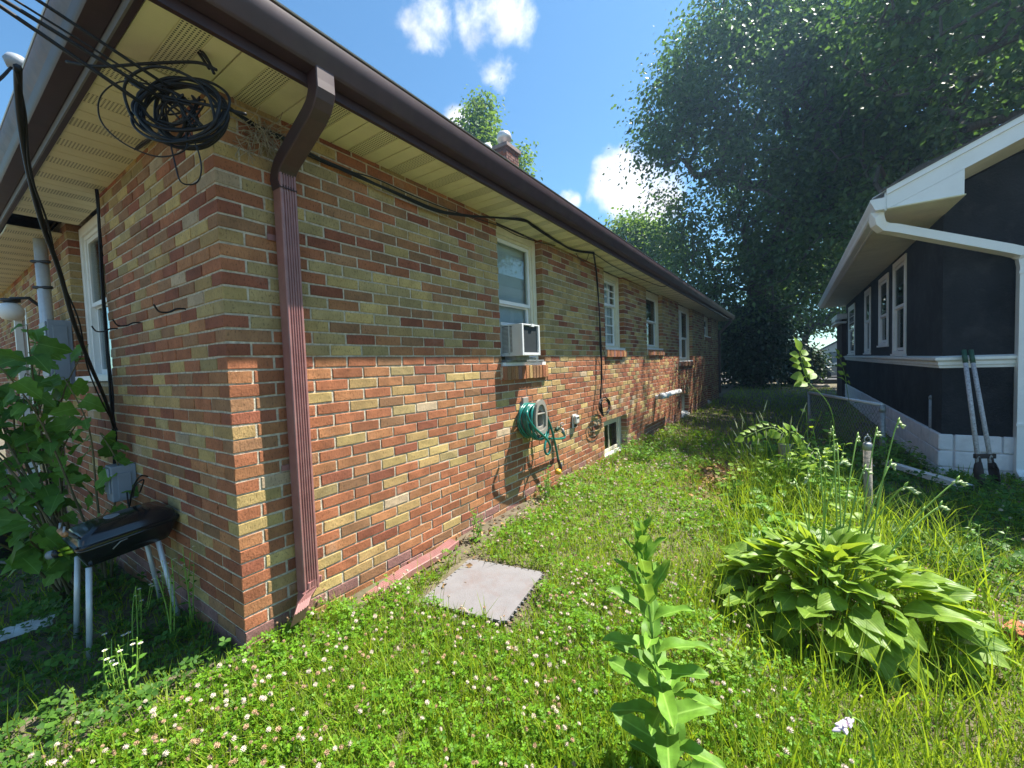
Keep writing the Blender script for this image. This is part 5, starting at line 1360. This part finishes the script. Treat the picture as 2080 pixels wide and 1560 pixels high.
weed("leafy_weed", "bright weed mass between the wooden and the ringed post", G(2.42, 4.35), .62, 12, LL, 9, spread=.3, pit=(-.3, .7))
weed("leafy_weed", "broad leaved weeds at the far edge of the dry leaf pile", G(1.95, 5.5), .48, 10, BL, 8, spread=.32, pit=(-.2, .6), ls=1.3)
weed("leafy_weed", "low bright weeds at the left foot of the hosta stalks", G(2.02, 2.55), .26, 9, BL, 6, spread=.22, pit=(-.2, .6), ls=.8)
weed("leafy_weed", "mixed weeds standing just behind the hosta flower stalks", G(2.55, 2.85), .42, 10, LL, 7, spread=.32, pit=(-.2, .6))

# fleabane: thin stems with tiny white flowers near the grill
FLP = leaf_mesh("petal", .012, .004, LANCE, pmat("white petal", (.8, .8, .76), .05, 9, .6), 2, 1, .1, .2, 0, 0, 1)
for k, (px_, py_, h, lab) in enumerate(((280, 1330, .34, "white flowered fleabane rising left of the dark grill foot"), (345, 1330, .44, "white flowered fleabane just in front of the near right grill leg"), (395, 1290, .50, "tallest white flowered fleabane beside the shaded brick corner"), (240, 1420, .27, "sunlit fleabane at the edge of the sunny clover"), (262, 1440, .25, "slimmer sunlit fleabane right next to its neighbour in the clover"))):
    p = onZ(px_, py_, -.2); p[2] = float(gz(p[0], p[1]))
    T = weed("fleabane", lab, p, h, 3, SL_, 10, spread=.07, ls=1.2, bare=.1)
    m = MB(); mc = MB(); ms_ = MB()
    for _ in range(5):
        q = np.array((pr.uniform(-.07, .07), pr.uniform(-.07, .07), h * pr.uniform(.75, 1.02)))
        n0 = 9
        for j in range(n0):
            a = 6.28 * j / n0; m.add([q, q + np.array((.009 * math.cos(a - .2), .009 * math.sin(a - .2), .002)), q + np.array((.0095 * math.cos(a + .2), .0095 * math.sin(a + .2), .002))], [(0, 1, 2)])
        mc.lathe(tuple(q), [(.004, 0), (.004, .002), (.001, .003)], 6); ms_.tube([q, q - np.array((q[0] * .3, q[1] * .3, .12))], .0012, 3, cap=False)
    m.build("flower", FLP.materials[0], T, kind='stuff'); ms_.build("flower_stem", STEM, T, kind='stuff'); mc.build("flower_centre", pmat("yellow centre", (.55, .42, .05), .1, 9, .6), T, kind='stuff')

# ------------------------------------------------------------------ trees
DIA = np.array([(0, 0, 0), (.30, .45, .05), (0, 1, -.12), (-.30, .45, .05), (0, .5, -.04)], float)
DIAF = np.array([(0, 1, 4), (1, 2, 4), (2, 3, 4), (3, 0, 4)])
DIAF2 = np.array([(0, 1, 2), (0, 2, 3)])
def tree(name, label, base, thr, blobs, ncl, per, lsize, mat, seed, trunk_r=.3, group=None, cat="tree", spread=.55, branch_min=.018, shell=.45, fork=None, bark=BARK, parts=("trunk", "limb", "crown"), gap=.28):
    rg = np.random.default_rng(seed); base = np.array(base, float)
    T = thing(name, label, cat, tuple(base), group)
    # cluster centres inside a union of lopsided blobs, thinned by noise so that gaps stay open
    vol = np.array([b[3] * b[4] * b[5] for b in blobs]); pick = rg.choice(len(blobs), ncl * 3, p=vol / vol.sum())
    d = rg.normal(size=(ncl * 3, 3)); d /= np.linalg.norm(d, axis=1)[:, None]
    rad = (shell + (1 - shell) * rg.random(ncl * 3)) ** .6 * (1 + .10 * np.sin(d[:, 0] * 7 + seed) + .10 * np.sin(d[:, 1] * 8 + d[:, 2] * 6))
    B = np.array(blobs)[pick]; C = B[:, :3] + d * rad[:, None] * B[:, 3:6]
    nz_ = vnoise(C[:, 0] * .6 + C[:, 2] * .35, C[:, 1] * .6 - C[:, 2] * .5, seed)
    C = C[nz_ > gap][:ncl]
    C = C[C[:, 2] > base[2] + .4]
    # skeleton
    fk = np.array(fork if fork is not None else (base[0], base[1], base[2] + thr))
    nodes = [base + (fk - base) * t for t in np.linspace(0, 1, 7)]; parent = [-1, 0, 1, 2, 3, 4, 5]
    od = np.argsort(np.linalg.norm(C - fk, axis=1))
    arr = np.array(nodes); tips = np.zeros(len(C), int)
    for ci in od:
        c = C[ci]; dd = np.linalg.norm(arr[3:] - c, axis=1) + .55 * np.maximum(0, arr[3:, 2] - c[2]) + .15 * np.linalg.norm(arr[3:] - fk, axis=1)
        j = int(np.argmin(dd)) + 3; a = arr[j]; L = np.linalg.norm(c - a); ns = max(1, int(L / .8)); last = j; new = []
        sag = rg.normal(size=3) * .07 * L
        for i in range(1, ns + 1):
            t = i / ns; q = a + (c - a) * t + sag * math.sin(math.pi * t) + np.array((0, 0, .10 * L * math.sin(math.pi * t)))
            nodes.append(q); parent.append(last); last = len(nodes) - 1; new.append(q)
        arr = np.concatenate([arr, np.array(new)]); tips[ci] = last
    n = len(nodes); wgt = np.zeros(n); wgt[tips] += 1
    for i in range(n - 1, 0, -1): wgt[parent[i]] += wgt[i]
    rr = trunk_r * np.maximum(wgt / wgt[0], 1e-6) ** .46
    tm, lm = MB(), MB()
    tm.tube([nodes[i] - base for i in range(7)], [rr[i] * (1.35 if i == 0 else 1) for i in range(7)], 12)
    V, F = [], []; k = 0; idx = [i for i in range(7, n) if rr[i] > branch_min]
    ns = 5; ang = np.arange(ns) * 2 * math.pi / ns
    for i in idx:
        p, q = arr[parent[i]], arr[i]; dv = q - p; l = np.linalg.norm(dv) + 1e-9; dv = dv / l; a = np.cross(dv, (.3, .2, .93)); a /= np.linalg.norm(a) + 1e-9; b = np.cross(dv, a)
        r0, r1 = min(rr[parent[i]], rr[i] * 1.5), rr[i]
        ring = np.cos(ang)[:, None] * a + np.sin(ang)[:, None] * b
        V.append(p - dv * r0 * .2 + ring * r0); V.append(q + ring * r1)
        F += [(k + j, k + (j + 1) % ns, k + ns + (j + 1) % ns, k + ns + j) for j in range(ns)]; k += 2 * ns
    tm.build(parts[0], bark, T, True)
    if V: fast_mesh(parts[1], np.concatenate(V) - base, np.array(F), bark, T, smooth=True)
    # leaves
    m_ = len(C); N = m_ * per; cl = np.repeat(np.arange(m_), per)
    off = rg.normal(size=(N, 3)) * spread * np.array((1, 1, .7)); P = C[cl] + off
    outd = off / (np.linalg.norm(off, axis=1)[:, None] + 1e-6)
    yaw = np.arctan2(outd[:, 1], outd[:, 0]) - math.pi / 2 + rg.normal(size=N) * .8
    rot = rotm(yaw, rg.normal(size=N) * .5 - .45, rg.normal(size=N) * .7)
    V_, F_ = scatter(DIA[:4], DIAF2, P - base, rot, lsize * rg.uniform(.65, 1.3, N))
    fast_mesh(parts[2], V_, F_, mat, T)
    return T
tree("oak_tree", "huge dark leafy oak arching over the stucco house at upper right", (10.4, 15.2, -.3), 4.2,
     [(8.7, 14.4, 10.2, 5.6, 5.4, 4.4), (6.3, 12.5, 9.6, 3.2, 3.0, 2.8), (8.4, 9.9, 9.2, 2.5, 2.3, 2.0), (9.5, 15.5, 13.5, 4.6, 4.5, 3.4), (5.9, 16.5, 9.5, 3.4, 3.6, 3.6)], 900, 46, .18, LM_TREE, 5, .55, "big trees behind the houses", fork=(9.6, 14.8, 4.6), spread=.42, gap=.52)
tree("oak_tree", "tall spreading dark oak beyond the far end of the brick house", (.6, 23.2, -.3), 4.0,
     [(1.2, 21.8, 11.0, 4.6, 4.2, 5.6), (-1.2, 21.2, 12.2, 2.9, 3.2, 4.6), (-.6, 21.5, 6.4, 3.4, 3, 2.6), (4.8, 21.5, 12.5, 4.0, 4, 5.6), (3.4, 20.0, 5.6, 3.0, 2.2, 1.7), (.8, 20.6, 4.6, 2.6, 2, 2.0), (.6, 22, 16, 3.2, 3.6, 2.8)], 1750, 50, .21, LM_TREE, 8, .42, "big trees behind the houses", fork=(.8, 22.8, 4.6), spread=.5, gap=.38)
tree("oak_tree", "dark oak in the middle distance between the two spreading oaks", (9.0, 26.5, -.3), 4.0,
     [(7.2, 24, 11, 4.5, 4.2, 6.5), (4.2, 24.6, 7.2, 3.4, 3, 2.0), (9.5, 23.5, 15, 4.5, 4, 4)], 420, 42, .25, LM_TREE, 9, .5, "big trees behind the houses", spread=.48, gap=.50)
tree("maple_tree", "bright green pointed tree rising behind the brick chimney", (-12.6, 20.2, -.3), 6,
     [(-13.7, 19.5, 13.6, 1.6, 1.6, 2.6), (-13.4, 19.6, 16.2, .9, .9, 1.6), (-12.0, 20.7, 13.5, 1.0, 1.0, 1.4), (-13.9, 19.3, 11.0, 2.2, 2.2, 2.0)], 340, 95, .23, LM_TREE2, 12, .28, spread=.42)
tree("maple_tree", "small pale green treetop peeping over the far gutter under the white cloud", (-7.6, 30.5, -.3), 5,
     [(-7.6, 30, 9.6, 2.6, 2.2, 2.4), (-6, 30.6, 9, 1.8, 1.8, 2)], 150, 60, .28, LM_TREE2, 14, .22, spread=.5)
tree("maple_tree", "sunlit yellow green tree glimpsed across the street", (3.0, 38, -.3), 2.5,
     [(3, 38, 5.6, 3.2, 2.5, 3.2), (.5, 39, 4.6, 2.4, 2, 2.4), (6.5, 39, 7, 3, 2.5, 3.4)], 330, 55, .3, LM_TREE2, 15, .22, spread=.6)
# dark understorey behind the brick house
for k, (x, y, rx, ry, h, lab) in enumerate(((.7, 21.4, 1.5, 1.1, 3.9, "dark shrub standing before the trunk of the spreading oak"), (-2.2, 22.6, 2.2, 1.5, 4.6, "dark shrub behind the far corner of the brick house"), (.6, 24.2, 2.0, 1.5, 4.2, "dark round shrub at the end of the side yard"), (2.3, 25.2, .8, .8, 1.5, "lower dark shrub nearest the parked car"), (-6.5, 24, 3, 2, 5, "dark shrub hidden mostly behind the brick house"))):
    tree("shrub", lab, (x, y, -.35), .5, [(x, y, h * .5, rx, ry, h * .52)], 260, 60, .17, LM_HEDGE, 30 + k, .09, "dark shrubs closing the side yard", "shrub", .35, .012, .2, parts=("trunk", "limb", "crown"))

# ------------------------------------------------------------------ parked car and garage across the street
CT = thing("parked_car", "silver car parked across the street, mostly hidden by the stucco house", "car", (5.2, 30.0, float(gz(5, 30)) + .1))
PAINT = pmat("silver car paint", (.42, .45, .48), .04, 4, .28, metal=.5)
ln, wd = 4.3, 1.7
prof = [(-2.15, .28), (-2.12, .55), (-1.95, .68), (-1.0, .82), (-.35, 1.30), (.25, 1.40), (1.05, 1.36), (1.75, .95), (2.08, .88), (2.15, .55), (2.12, .28)]
m = MB(); m.sweep(None, [[(x, s * w - wd / 2 * 0, z * f + (0 if z < .6 else 0)) for x, z in prof] for s, w, f in ((-1, wd / 2, .96), (-1, wd / 2 - .06, 1), (1, wd / 2 - .06, 1), (1, wd / 2, .96))]); o = fix_normals(m.build("body", PAINT, CT, False)); bevel(o, .05, 3)
for s in (-1, 1):
    m = MB(); y = s * (wd / 2 + .004); m.add([(-.85, y, .86), (-.32, y, 1.22), (.25, y, 1.30), (.25, y, .86)], [(0, 1, 2, 3)]); m.add([(.31, y, .86), (.31, y, 1.30), (1.0, y, 1.27), (1.5, y, .90)], [(0, 1, 2, 3)]); m.build("side_window", GLASS2, CT)
    for x in (-1.32, 1.32):
        wh_ = MB().lathe((x, s * (wd / 2 - .09), .31), [(.20, -.1), (.31, -.1), (.32, -.06), (.32, .06), (.31, .1), (.20, .1)], 24, 'Y').build("wheel", BLKP, CT, True)
        MB().lathe((x, s * (wd / 2 - .02), .31), [(.01, .025), (.19, .02), (.20, -.02), (.01, -.02)], 16, 'Y').build("rim", GREYM, wh_, True)
    m = MB(); m.box((-2.14, s * .62 - .14, .56), (-2.05, s * .62 + .14, .68)); m.build("headlight", WVIN, CT)
m = MB(); m.add([(-1.02, -.68, .845), (-1.02, .68, .845), (-.42, .62, 1.27), (-.42, -.62, 1.27)], [(0, 1, 2, 3)]); m.build("windscreen", GLASS2, CT)
CT.location = (5.1, 30.2, float(gz(5, 30)) + .06)
GA = thing("pale_garage", "pale grey gabled garage glimpsed past the corner of the stucco house", "garage", (5.2, 36, -.5))
m = MB(); m.box((-1.2, 0, 0), (3.5, 5, 2.1)); m.add([(-1.2, 0, 2.1), (3.5, 0, 2.1), (1.15, 0, 3.4), (-1.2, 5, 2.1), (3.5, 5, 2.1), (1.15, 5, 3.4)], [(0, 1, 2), (3, 5, 4)]); m.build("wall", WVIN, GA)
m = MB(); m.add([(-1.4, -.2, 2.02), (1.15, -.2, 3.5), (1.15, 5.2, 3.5), (-1.4, 5.2, 2.02), (3.7, -.2, 2.02), (3.7, 5.2, 2.02)], [(0, 1, 2, 3), (1, 4, 5, 2)]); m.build("roof", SHING, GA)
m = MB(); m.box((-.8, -.03, 0), (.1, 0, 1.9)); m.build("door", GREYP, GA)
a = onZ(1590, 783, -.35); lg = MB().tube([(1.9, 24.2, -.30), (3.7, 24.0, -.28)], .10, 12).build("fallen_log", pmat("pale log", (.30, .26, .22), .25, 8, .9, bump=.5), None, True); tag(lg, "pale log lying across the end of the shaded side yard", "log")

# ------------------------------------------------------------------ lawn, clover, flowers, litter (nobody could count them)
rg = np.random.default_rng(77)
FWD = math.atan2(CF[1], CF[0])
def polar(n, r0, r1, half=R(60), pw=0.):
    r = np.exp(rg.uniform(math.log(r0), math.log(r1), n)); th = FWD + rg.uniform(-half, half, n)
    x, y = CAM[0] + r * np.cos(th), CAM[1] + r * np.sin(th); return x, y, np.hypot(x - CAM[0], y - CAM[1])
tin = np.linalg.inv(np.array([ux[:2], uy[:2]]).T)
def allowed(x, y, wallgap=.02):
    ok = ~((x < wallgap) & (y > -wallgap)) & ~((x > 3.70) & (y > 6.4))
    q = np.stack([x - c0[0], y - c0[1]]); q = tin @ q
    ok &= ~((np.abs(q[0]) < .315) & (np.abs(q[1]) < .315))
    ok &= ~((np.abs(x - .85 * 0) < .30) & (y > .5) & (y < 2.7) & (x < .06 + .26 * vnoise(x * 6, y * 3, 4)))
    return ok
def litter_zone(x, y): return ((x - 1.75) / .38) ** 2 + ((y - 4.75) / .7) ** 2 < .8 + .5 * vnoise(x * 5, y * 5, 2)
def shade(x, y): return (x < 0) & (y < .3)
# grass blades
def blades(n, r0, r1, hmin, hmax, w, name, mat, filt=None, lean=.5, half=R(60), zoff=0., label=None):
    x, y, d = polar(n, r0, r1, half); k = allowed(x, y) & ~(shade(x, y) & (rg.random(n) < .6))
    if filt is not None: k &= filt(x, y)
    x, y, d = x[k], y[k], d[k]; n = len(x)
    T = np.array([(-.5, 0, 0), (.5, 0, 0), (.42, .06, .5), (-.42, .06, .5), (0, .28, 1.0)], float); F = np.array([(0, 1, 2), (0, 2, 3), (3, 2, 4)])
    far = np.clip(d / 2.6, 1, 6) ** .62
    h = rg.uniform(hmin, hmax, n) * (.7 + .6 * vnoise(x * 2, y * 2, 6)) * (.85 + .15 * far); ww = w * rg.uniform(.7, 1.4, n) * far
    rot = rotm(rg.uniform(0, 6.28, n), rg.normal(size=n) * lean * .5 - lean * .35, rg.normal(size=n) * .2)
    V, Fc = scatter(T, F, np.stack([x, y, gz(x, y) - .008 + zoff], -1), rot, np.stack([ww, h, h], -1))
    return fast_mesh(name, V, Fc, mat, kind='stuff')
blades(200000, .75, 26, .05, .125, .0048, "grass", LM_GRASS, None, .95)
blades(14000, .8, 9, .10, .26, .0046, "tall_grass", LM_GRASS, lambda x, y: vnoise(x * 1.7 + 3, y * 1.7, 5) + .25 * (x > 1.7) > .62, .45)
blades(12000, .8, 6, .04, .12, .003, "dry_grass", LM_DRYG, lambda x, y: (vnoise(x * 2.3, y * 2.3, 8) + .35 * (x > 2.55) > .72) | litter_zone(x, y), .9)
# clover: three folded leaflets on a short stalk
lf = [(0, 0, 0), (.40, .45, .10), (.30, .92, .07), (0, .86, 0), (-.30, .92, .07), (-.40, .45, .10)]
lfF = [(0, 1, 3), (1, 2, 3), (0, 3, 5), (5, 3, 4)]
CT_, CF_ = [], []
for a in (0, 2.09, 4.19):
    k = len(CT_)
    for x, y, z in lf: CT_.append((x * math.cos(a) - y * math.sin(a), x * math.sin(a) + y * math.cos(a), z + .12 * y))
    CF_ += [tuple(i + k for i in f) for f in lfF]
k = len(CT_); CT_ += [(-.05, 0, 0), (.05, 0, 0), (.12, .25, -3.2)]; CF_ += [(k, k + 1, k + 2)]
CT_, CF_ = np.array(CT_), np.array(CF_)
def clover(n, r0, r1, name, mat, filt, s0, h0, h1, half=R(60)):
    x, y, d = polar(n, r0, r1, half); k = allowed(x, y) & filt(x, y, d); x, y, d = x[k], y[k], d[k]; n = len(x)
    far = np.clip(d / 2.6, 1, 5) ** .7
    hh_ = rg.uniform(h0, h1, n) * (.4 + 1.0 * vnoise(x * 1.6, y * 1.6, 2)) * (.35 + 1.2 * vnoise(x * 6, y * 6, 3))
    rot = rotm(rg.uniform(0, 6.28, n), rg.normal(size=n) * .42, rg.normal(size=n) * .42)
    V, Fc = scatter(CT_, CF_, np.stack([x, y, gz(x, y) + hh_], -1), rot, s0 * rg.uniform(.65, 1.35, n) * far)
    return fast_mesh(name, V, Fc, mat, kind='stuff')
cden = lambda x, y: vnoise(x * 1.3 + 7, y * 1.3, 1) * .8 + .45 * np.clip((1.9 - x) / 2, 0, 1) - .2 * np.clip((x - 2.4), 0, 1)
clover(150000, .85, 9, "clover", LM_CLOV, lambda x, y, d: (rg.random(len(x)) < np.clip(cden(x, y) * 2.1 - .25, .06, 1) * np.clip(vnoise(x * 9, y * 9, 21) * 2.2 - .1, .15, 1)) & ~shade(x, y) & ~litter_zone(x, y), .0125, .02, .10)
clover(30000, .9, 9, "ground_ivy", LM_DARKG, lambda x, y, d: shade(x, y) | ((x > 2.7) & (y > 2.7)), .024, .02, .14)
# flower heads
hp = [(0, 0, 0)]; HV, HF = [], []
gr_ = np.random.default_rng(3)
for i in range(30):
    ph_ = i * 2.39996; zz = 1 - (i + .5) / 30 * 1.55; rx = math.sqrt(max(0, 1 - zz * zz)); dv = np.array((rx * math.cos(ph_), rx * math.sin(ph_), zz)); a = np.cross(dv, (.2, .5, .8)); a /= np.linalg.norm(a); k = len(HV)
    HV += [tuple(dv * .45 + a * .22), tuple(dv * .45 - a * .22), tuple(dv * gr_.uniform(.9, 1.1) + np.array((0, 0, .1)))]; HF.append((k, k + 1, k + 2))
k = len(HV); HV += [(.58, 0, 0), (-.58, 0, 0), (0, .58, 0), (0, -.58, 0), (0, 0, .62), (0, 0, -.5)]; HF += [(k + a, k + b, k + c) for a, b, c in ((0, 2, 4), (2, 1, 4), (1, 3, 4), (3, 0, 4), (2, 0, 5), (1, 2, 5), (3, 1, 5), (0, 3, 5))]
HV, HF = np.array(HV), np.array(HF)
def heads(n, name, mat, filt, s, h0, h1, r0=.95, r1=11):
    x, y, d = polar(n, r0, r1); k = allowed(x, y) & ~shade(x, y) & filt(x, y); x, y, d = x[k], y[k], d[k]; n = len(x)
    far = np.clip(d / 2.6, 1, 5) ** .55; z = gz(x, y) + rg.uniform(h0, h1, n)
    rot = rotm(rg.uniform(0, 6.28, n), rg.normal(size=n) * .3, rg.normal(size=n) * .3)
    V, Fc = scatter(HV, HF, np.stack([x, y, z], -1), rot, s * rg.uniform(.7, 1.25, n) * far)
    fast_mesh(name, V, Fc, mat, kind='stuff')
    T = np.array([(-.5, 0, 0), (.5, 0, 0), (0, 0, -1)], float)
    V, Fc = scatter(T, np.array([(0, 1, 2)]), np.stack([x, y, z - .003], -1), rotm(rg.uniform(0, 6.28, n), np.zeros(n), np.zeros(n)), np.stack([np.full(n, .0028), np.full(n, 1), np.full(n, .11)], -1))
    fast_mesh(name.replace("heads", "stalks"), V, Fc, LM_GRASS, kind='stuff')
fl = lambda x, y: rg.random(len(x)) < np.clip(cden(x, y) * 1.7 - .35, .03, 1) * np.clip(vnoise(x * 4, y * 4, 13) * 2.6 - .35, .15, 1)
heads(9000, "clover_heads", PETAL, fl, .0095, .075, .145)
heads(8500, "faded_clover_heads", PETALB, fl, .0092, .065, .13)
# fallen leaves: pile by the wooden post, scraps on the soil along the wall
T = np.array([(0, 0, 0), (.32, .4, .12), (.1, 1, .05), (-.3, .55, .16)], float); F = np.array([(0, 1, 2), (0, 2, 3)])
n = 3200; x = 1.75 + rg.normal(size=n) * .32; y = 4.7 + rg.normal(size=n) * .55
x2, y2 = np.abs(rg.normal(size=700)) * .16 + .02, rg.uniform(.3, 8, 700)
x3, y3 = 2.55 + rg.normal(size=500) * .35, 3.3 + rg.normal(size=500) * .5
x, y = np.concatenate([x, x2, x3]), np.concatenate([y, y2, y3]); n = len(x)
z = gz(x, y) + np.where(np.arange(n) < 3200, .12 * np.exp(-((x - 1.75) / .35) ** 2 - ((y - 4.7) / .6) ** 2) * rg.random(n), 0) + rg.uniform(.0, .02, n)
V, Fc = scatter(T, F, np.stack([x, y, z], -1), rotm(rg.uniform(0, 6.28, n), rg.normal(size=n) * .5, rg.normal(size=n) * .5), rg.uniform(.03, .085, n) * np.where(np.arange(n) < 3200, 1, .7))
fast_mesh("leaf_litter", V, Fc, LM_LITTER, kind='stuff')
# flowering grass by the wooden post
TGs = thing("flowering_grass", "tuft of tall flowering grass with pale seed heads behind the wooden post", "grass tuft", (2.0, 3.6, -.2))
m, mh = MB(), MB()
for i in range(60):
    a = pr.uniform(0, 6.28); b = np.array((pr.uniform(-.2, .25), pr.uniform(-.25, .25), -.02)); h = pr.uniform(.45, 1.0); tip = b + np.array((.24 * math.cos(a), .24 * math.sin(a), h)); mid = (b + tip) / 2 + np.array((0, 0, .12)); pts = bez([b, mid, tip], 7)
    m.tube(pts, [.0022 * (1 - .6 * j / len(pts)) for j in range(len(pts))], 4, cap=False)
    if i % 2: d = pts[-1] - pts[-3]; mh.tube([pts[-1] - d * .7, pts[-1], pts[-1] + d * .9], [.0015, .0058, .001], 5)
m.build("stalk", LM_GRASS, TGs); mh.build("seed_head", pmat("pale seed head", (.38, .38, .22), .2, 30, .8), TGs)
# long blades pushing up through the hosta
TGh = thing("tall_grass_tuft", "long thin grass blades pushing up through and around the hosta", "grass tuft", (2.45, 1.9, -.22))
nn = 1700; th = rg.uniform(0, 6.28, nn); rd = rg.uniform(.3, .85, nn) ; x, y = rd * np.cos(th), rd * np.sin(th); x[420:] = rg.uniform(-.65, .75, 1280); y[420:] = rg.uniform(.35, 1.75, 1280); x[1100:] = rg.uniform(-.75, .35, 600); y[1100:] = rg.uniform(1.0, 3.2, 600)
T = np.array([(-.5, 0, 0), (.5, 0, 0), (.45, .05, .35), (-.45, .05, .35), (.3, .2, .7), (-.3, .2, .7), (0, .45, .95)], float); F = np.array([(0, 1, 2), (0, 2, 3), (3, 2, 4), (3, 4, 5), (5, 4, 6)])
V, Fc = scatter(T, F, np.stack([x, y, np.zeros(nn)], -1), rotm(rg.uniform(0, 6.28, nn), rg.normal(size=nn) * .25 - .1, rg.normal(size=nn) * .2), np.stack([rg.uniform(.005, .009, nn), np.where(np.arange(nn) < 420, rg.uniform(.14, .38, nn), rg.uniform(.25, .66, nn)), np.where(np.arange(nn) < 420, .3, .45)], -1))
fast_mesh("blade", V, Fc, LM_GRASS, TGh, kind='stuff')
# thin blue scattering volume, added to imitate veiling glare in the lens
hz = MB().box((-30, -25, -2.5), (30, 60, 26)).build("glare_veil", bpy.data.materials.new("glare_veil"), kind='stuff')
hm = hz.data.materials[0]; hm.use_nodes = True; hm.node_tree.nodes.clear()
ho_ = hm.node_tree.nodes.new("ShaderNodeOutputMaterial"); pv_ = hm.node_tree.nodes.new("ShaderNodeVolumePrincipled")
pv_.inputs['Color'].default_value = (.42, .68, 1, 1); pv_.inputs['Density'].default_value = .0016; pv_.inputs['Anisotropy'].default_value = .55
hm.node_tree.links.new(pv_.outputs[0], ho_.inputs['Volume'])
bpy.context.view_layer.update()
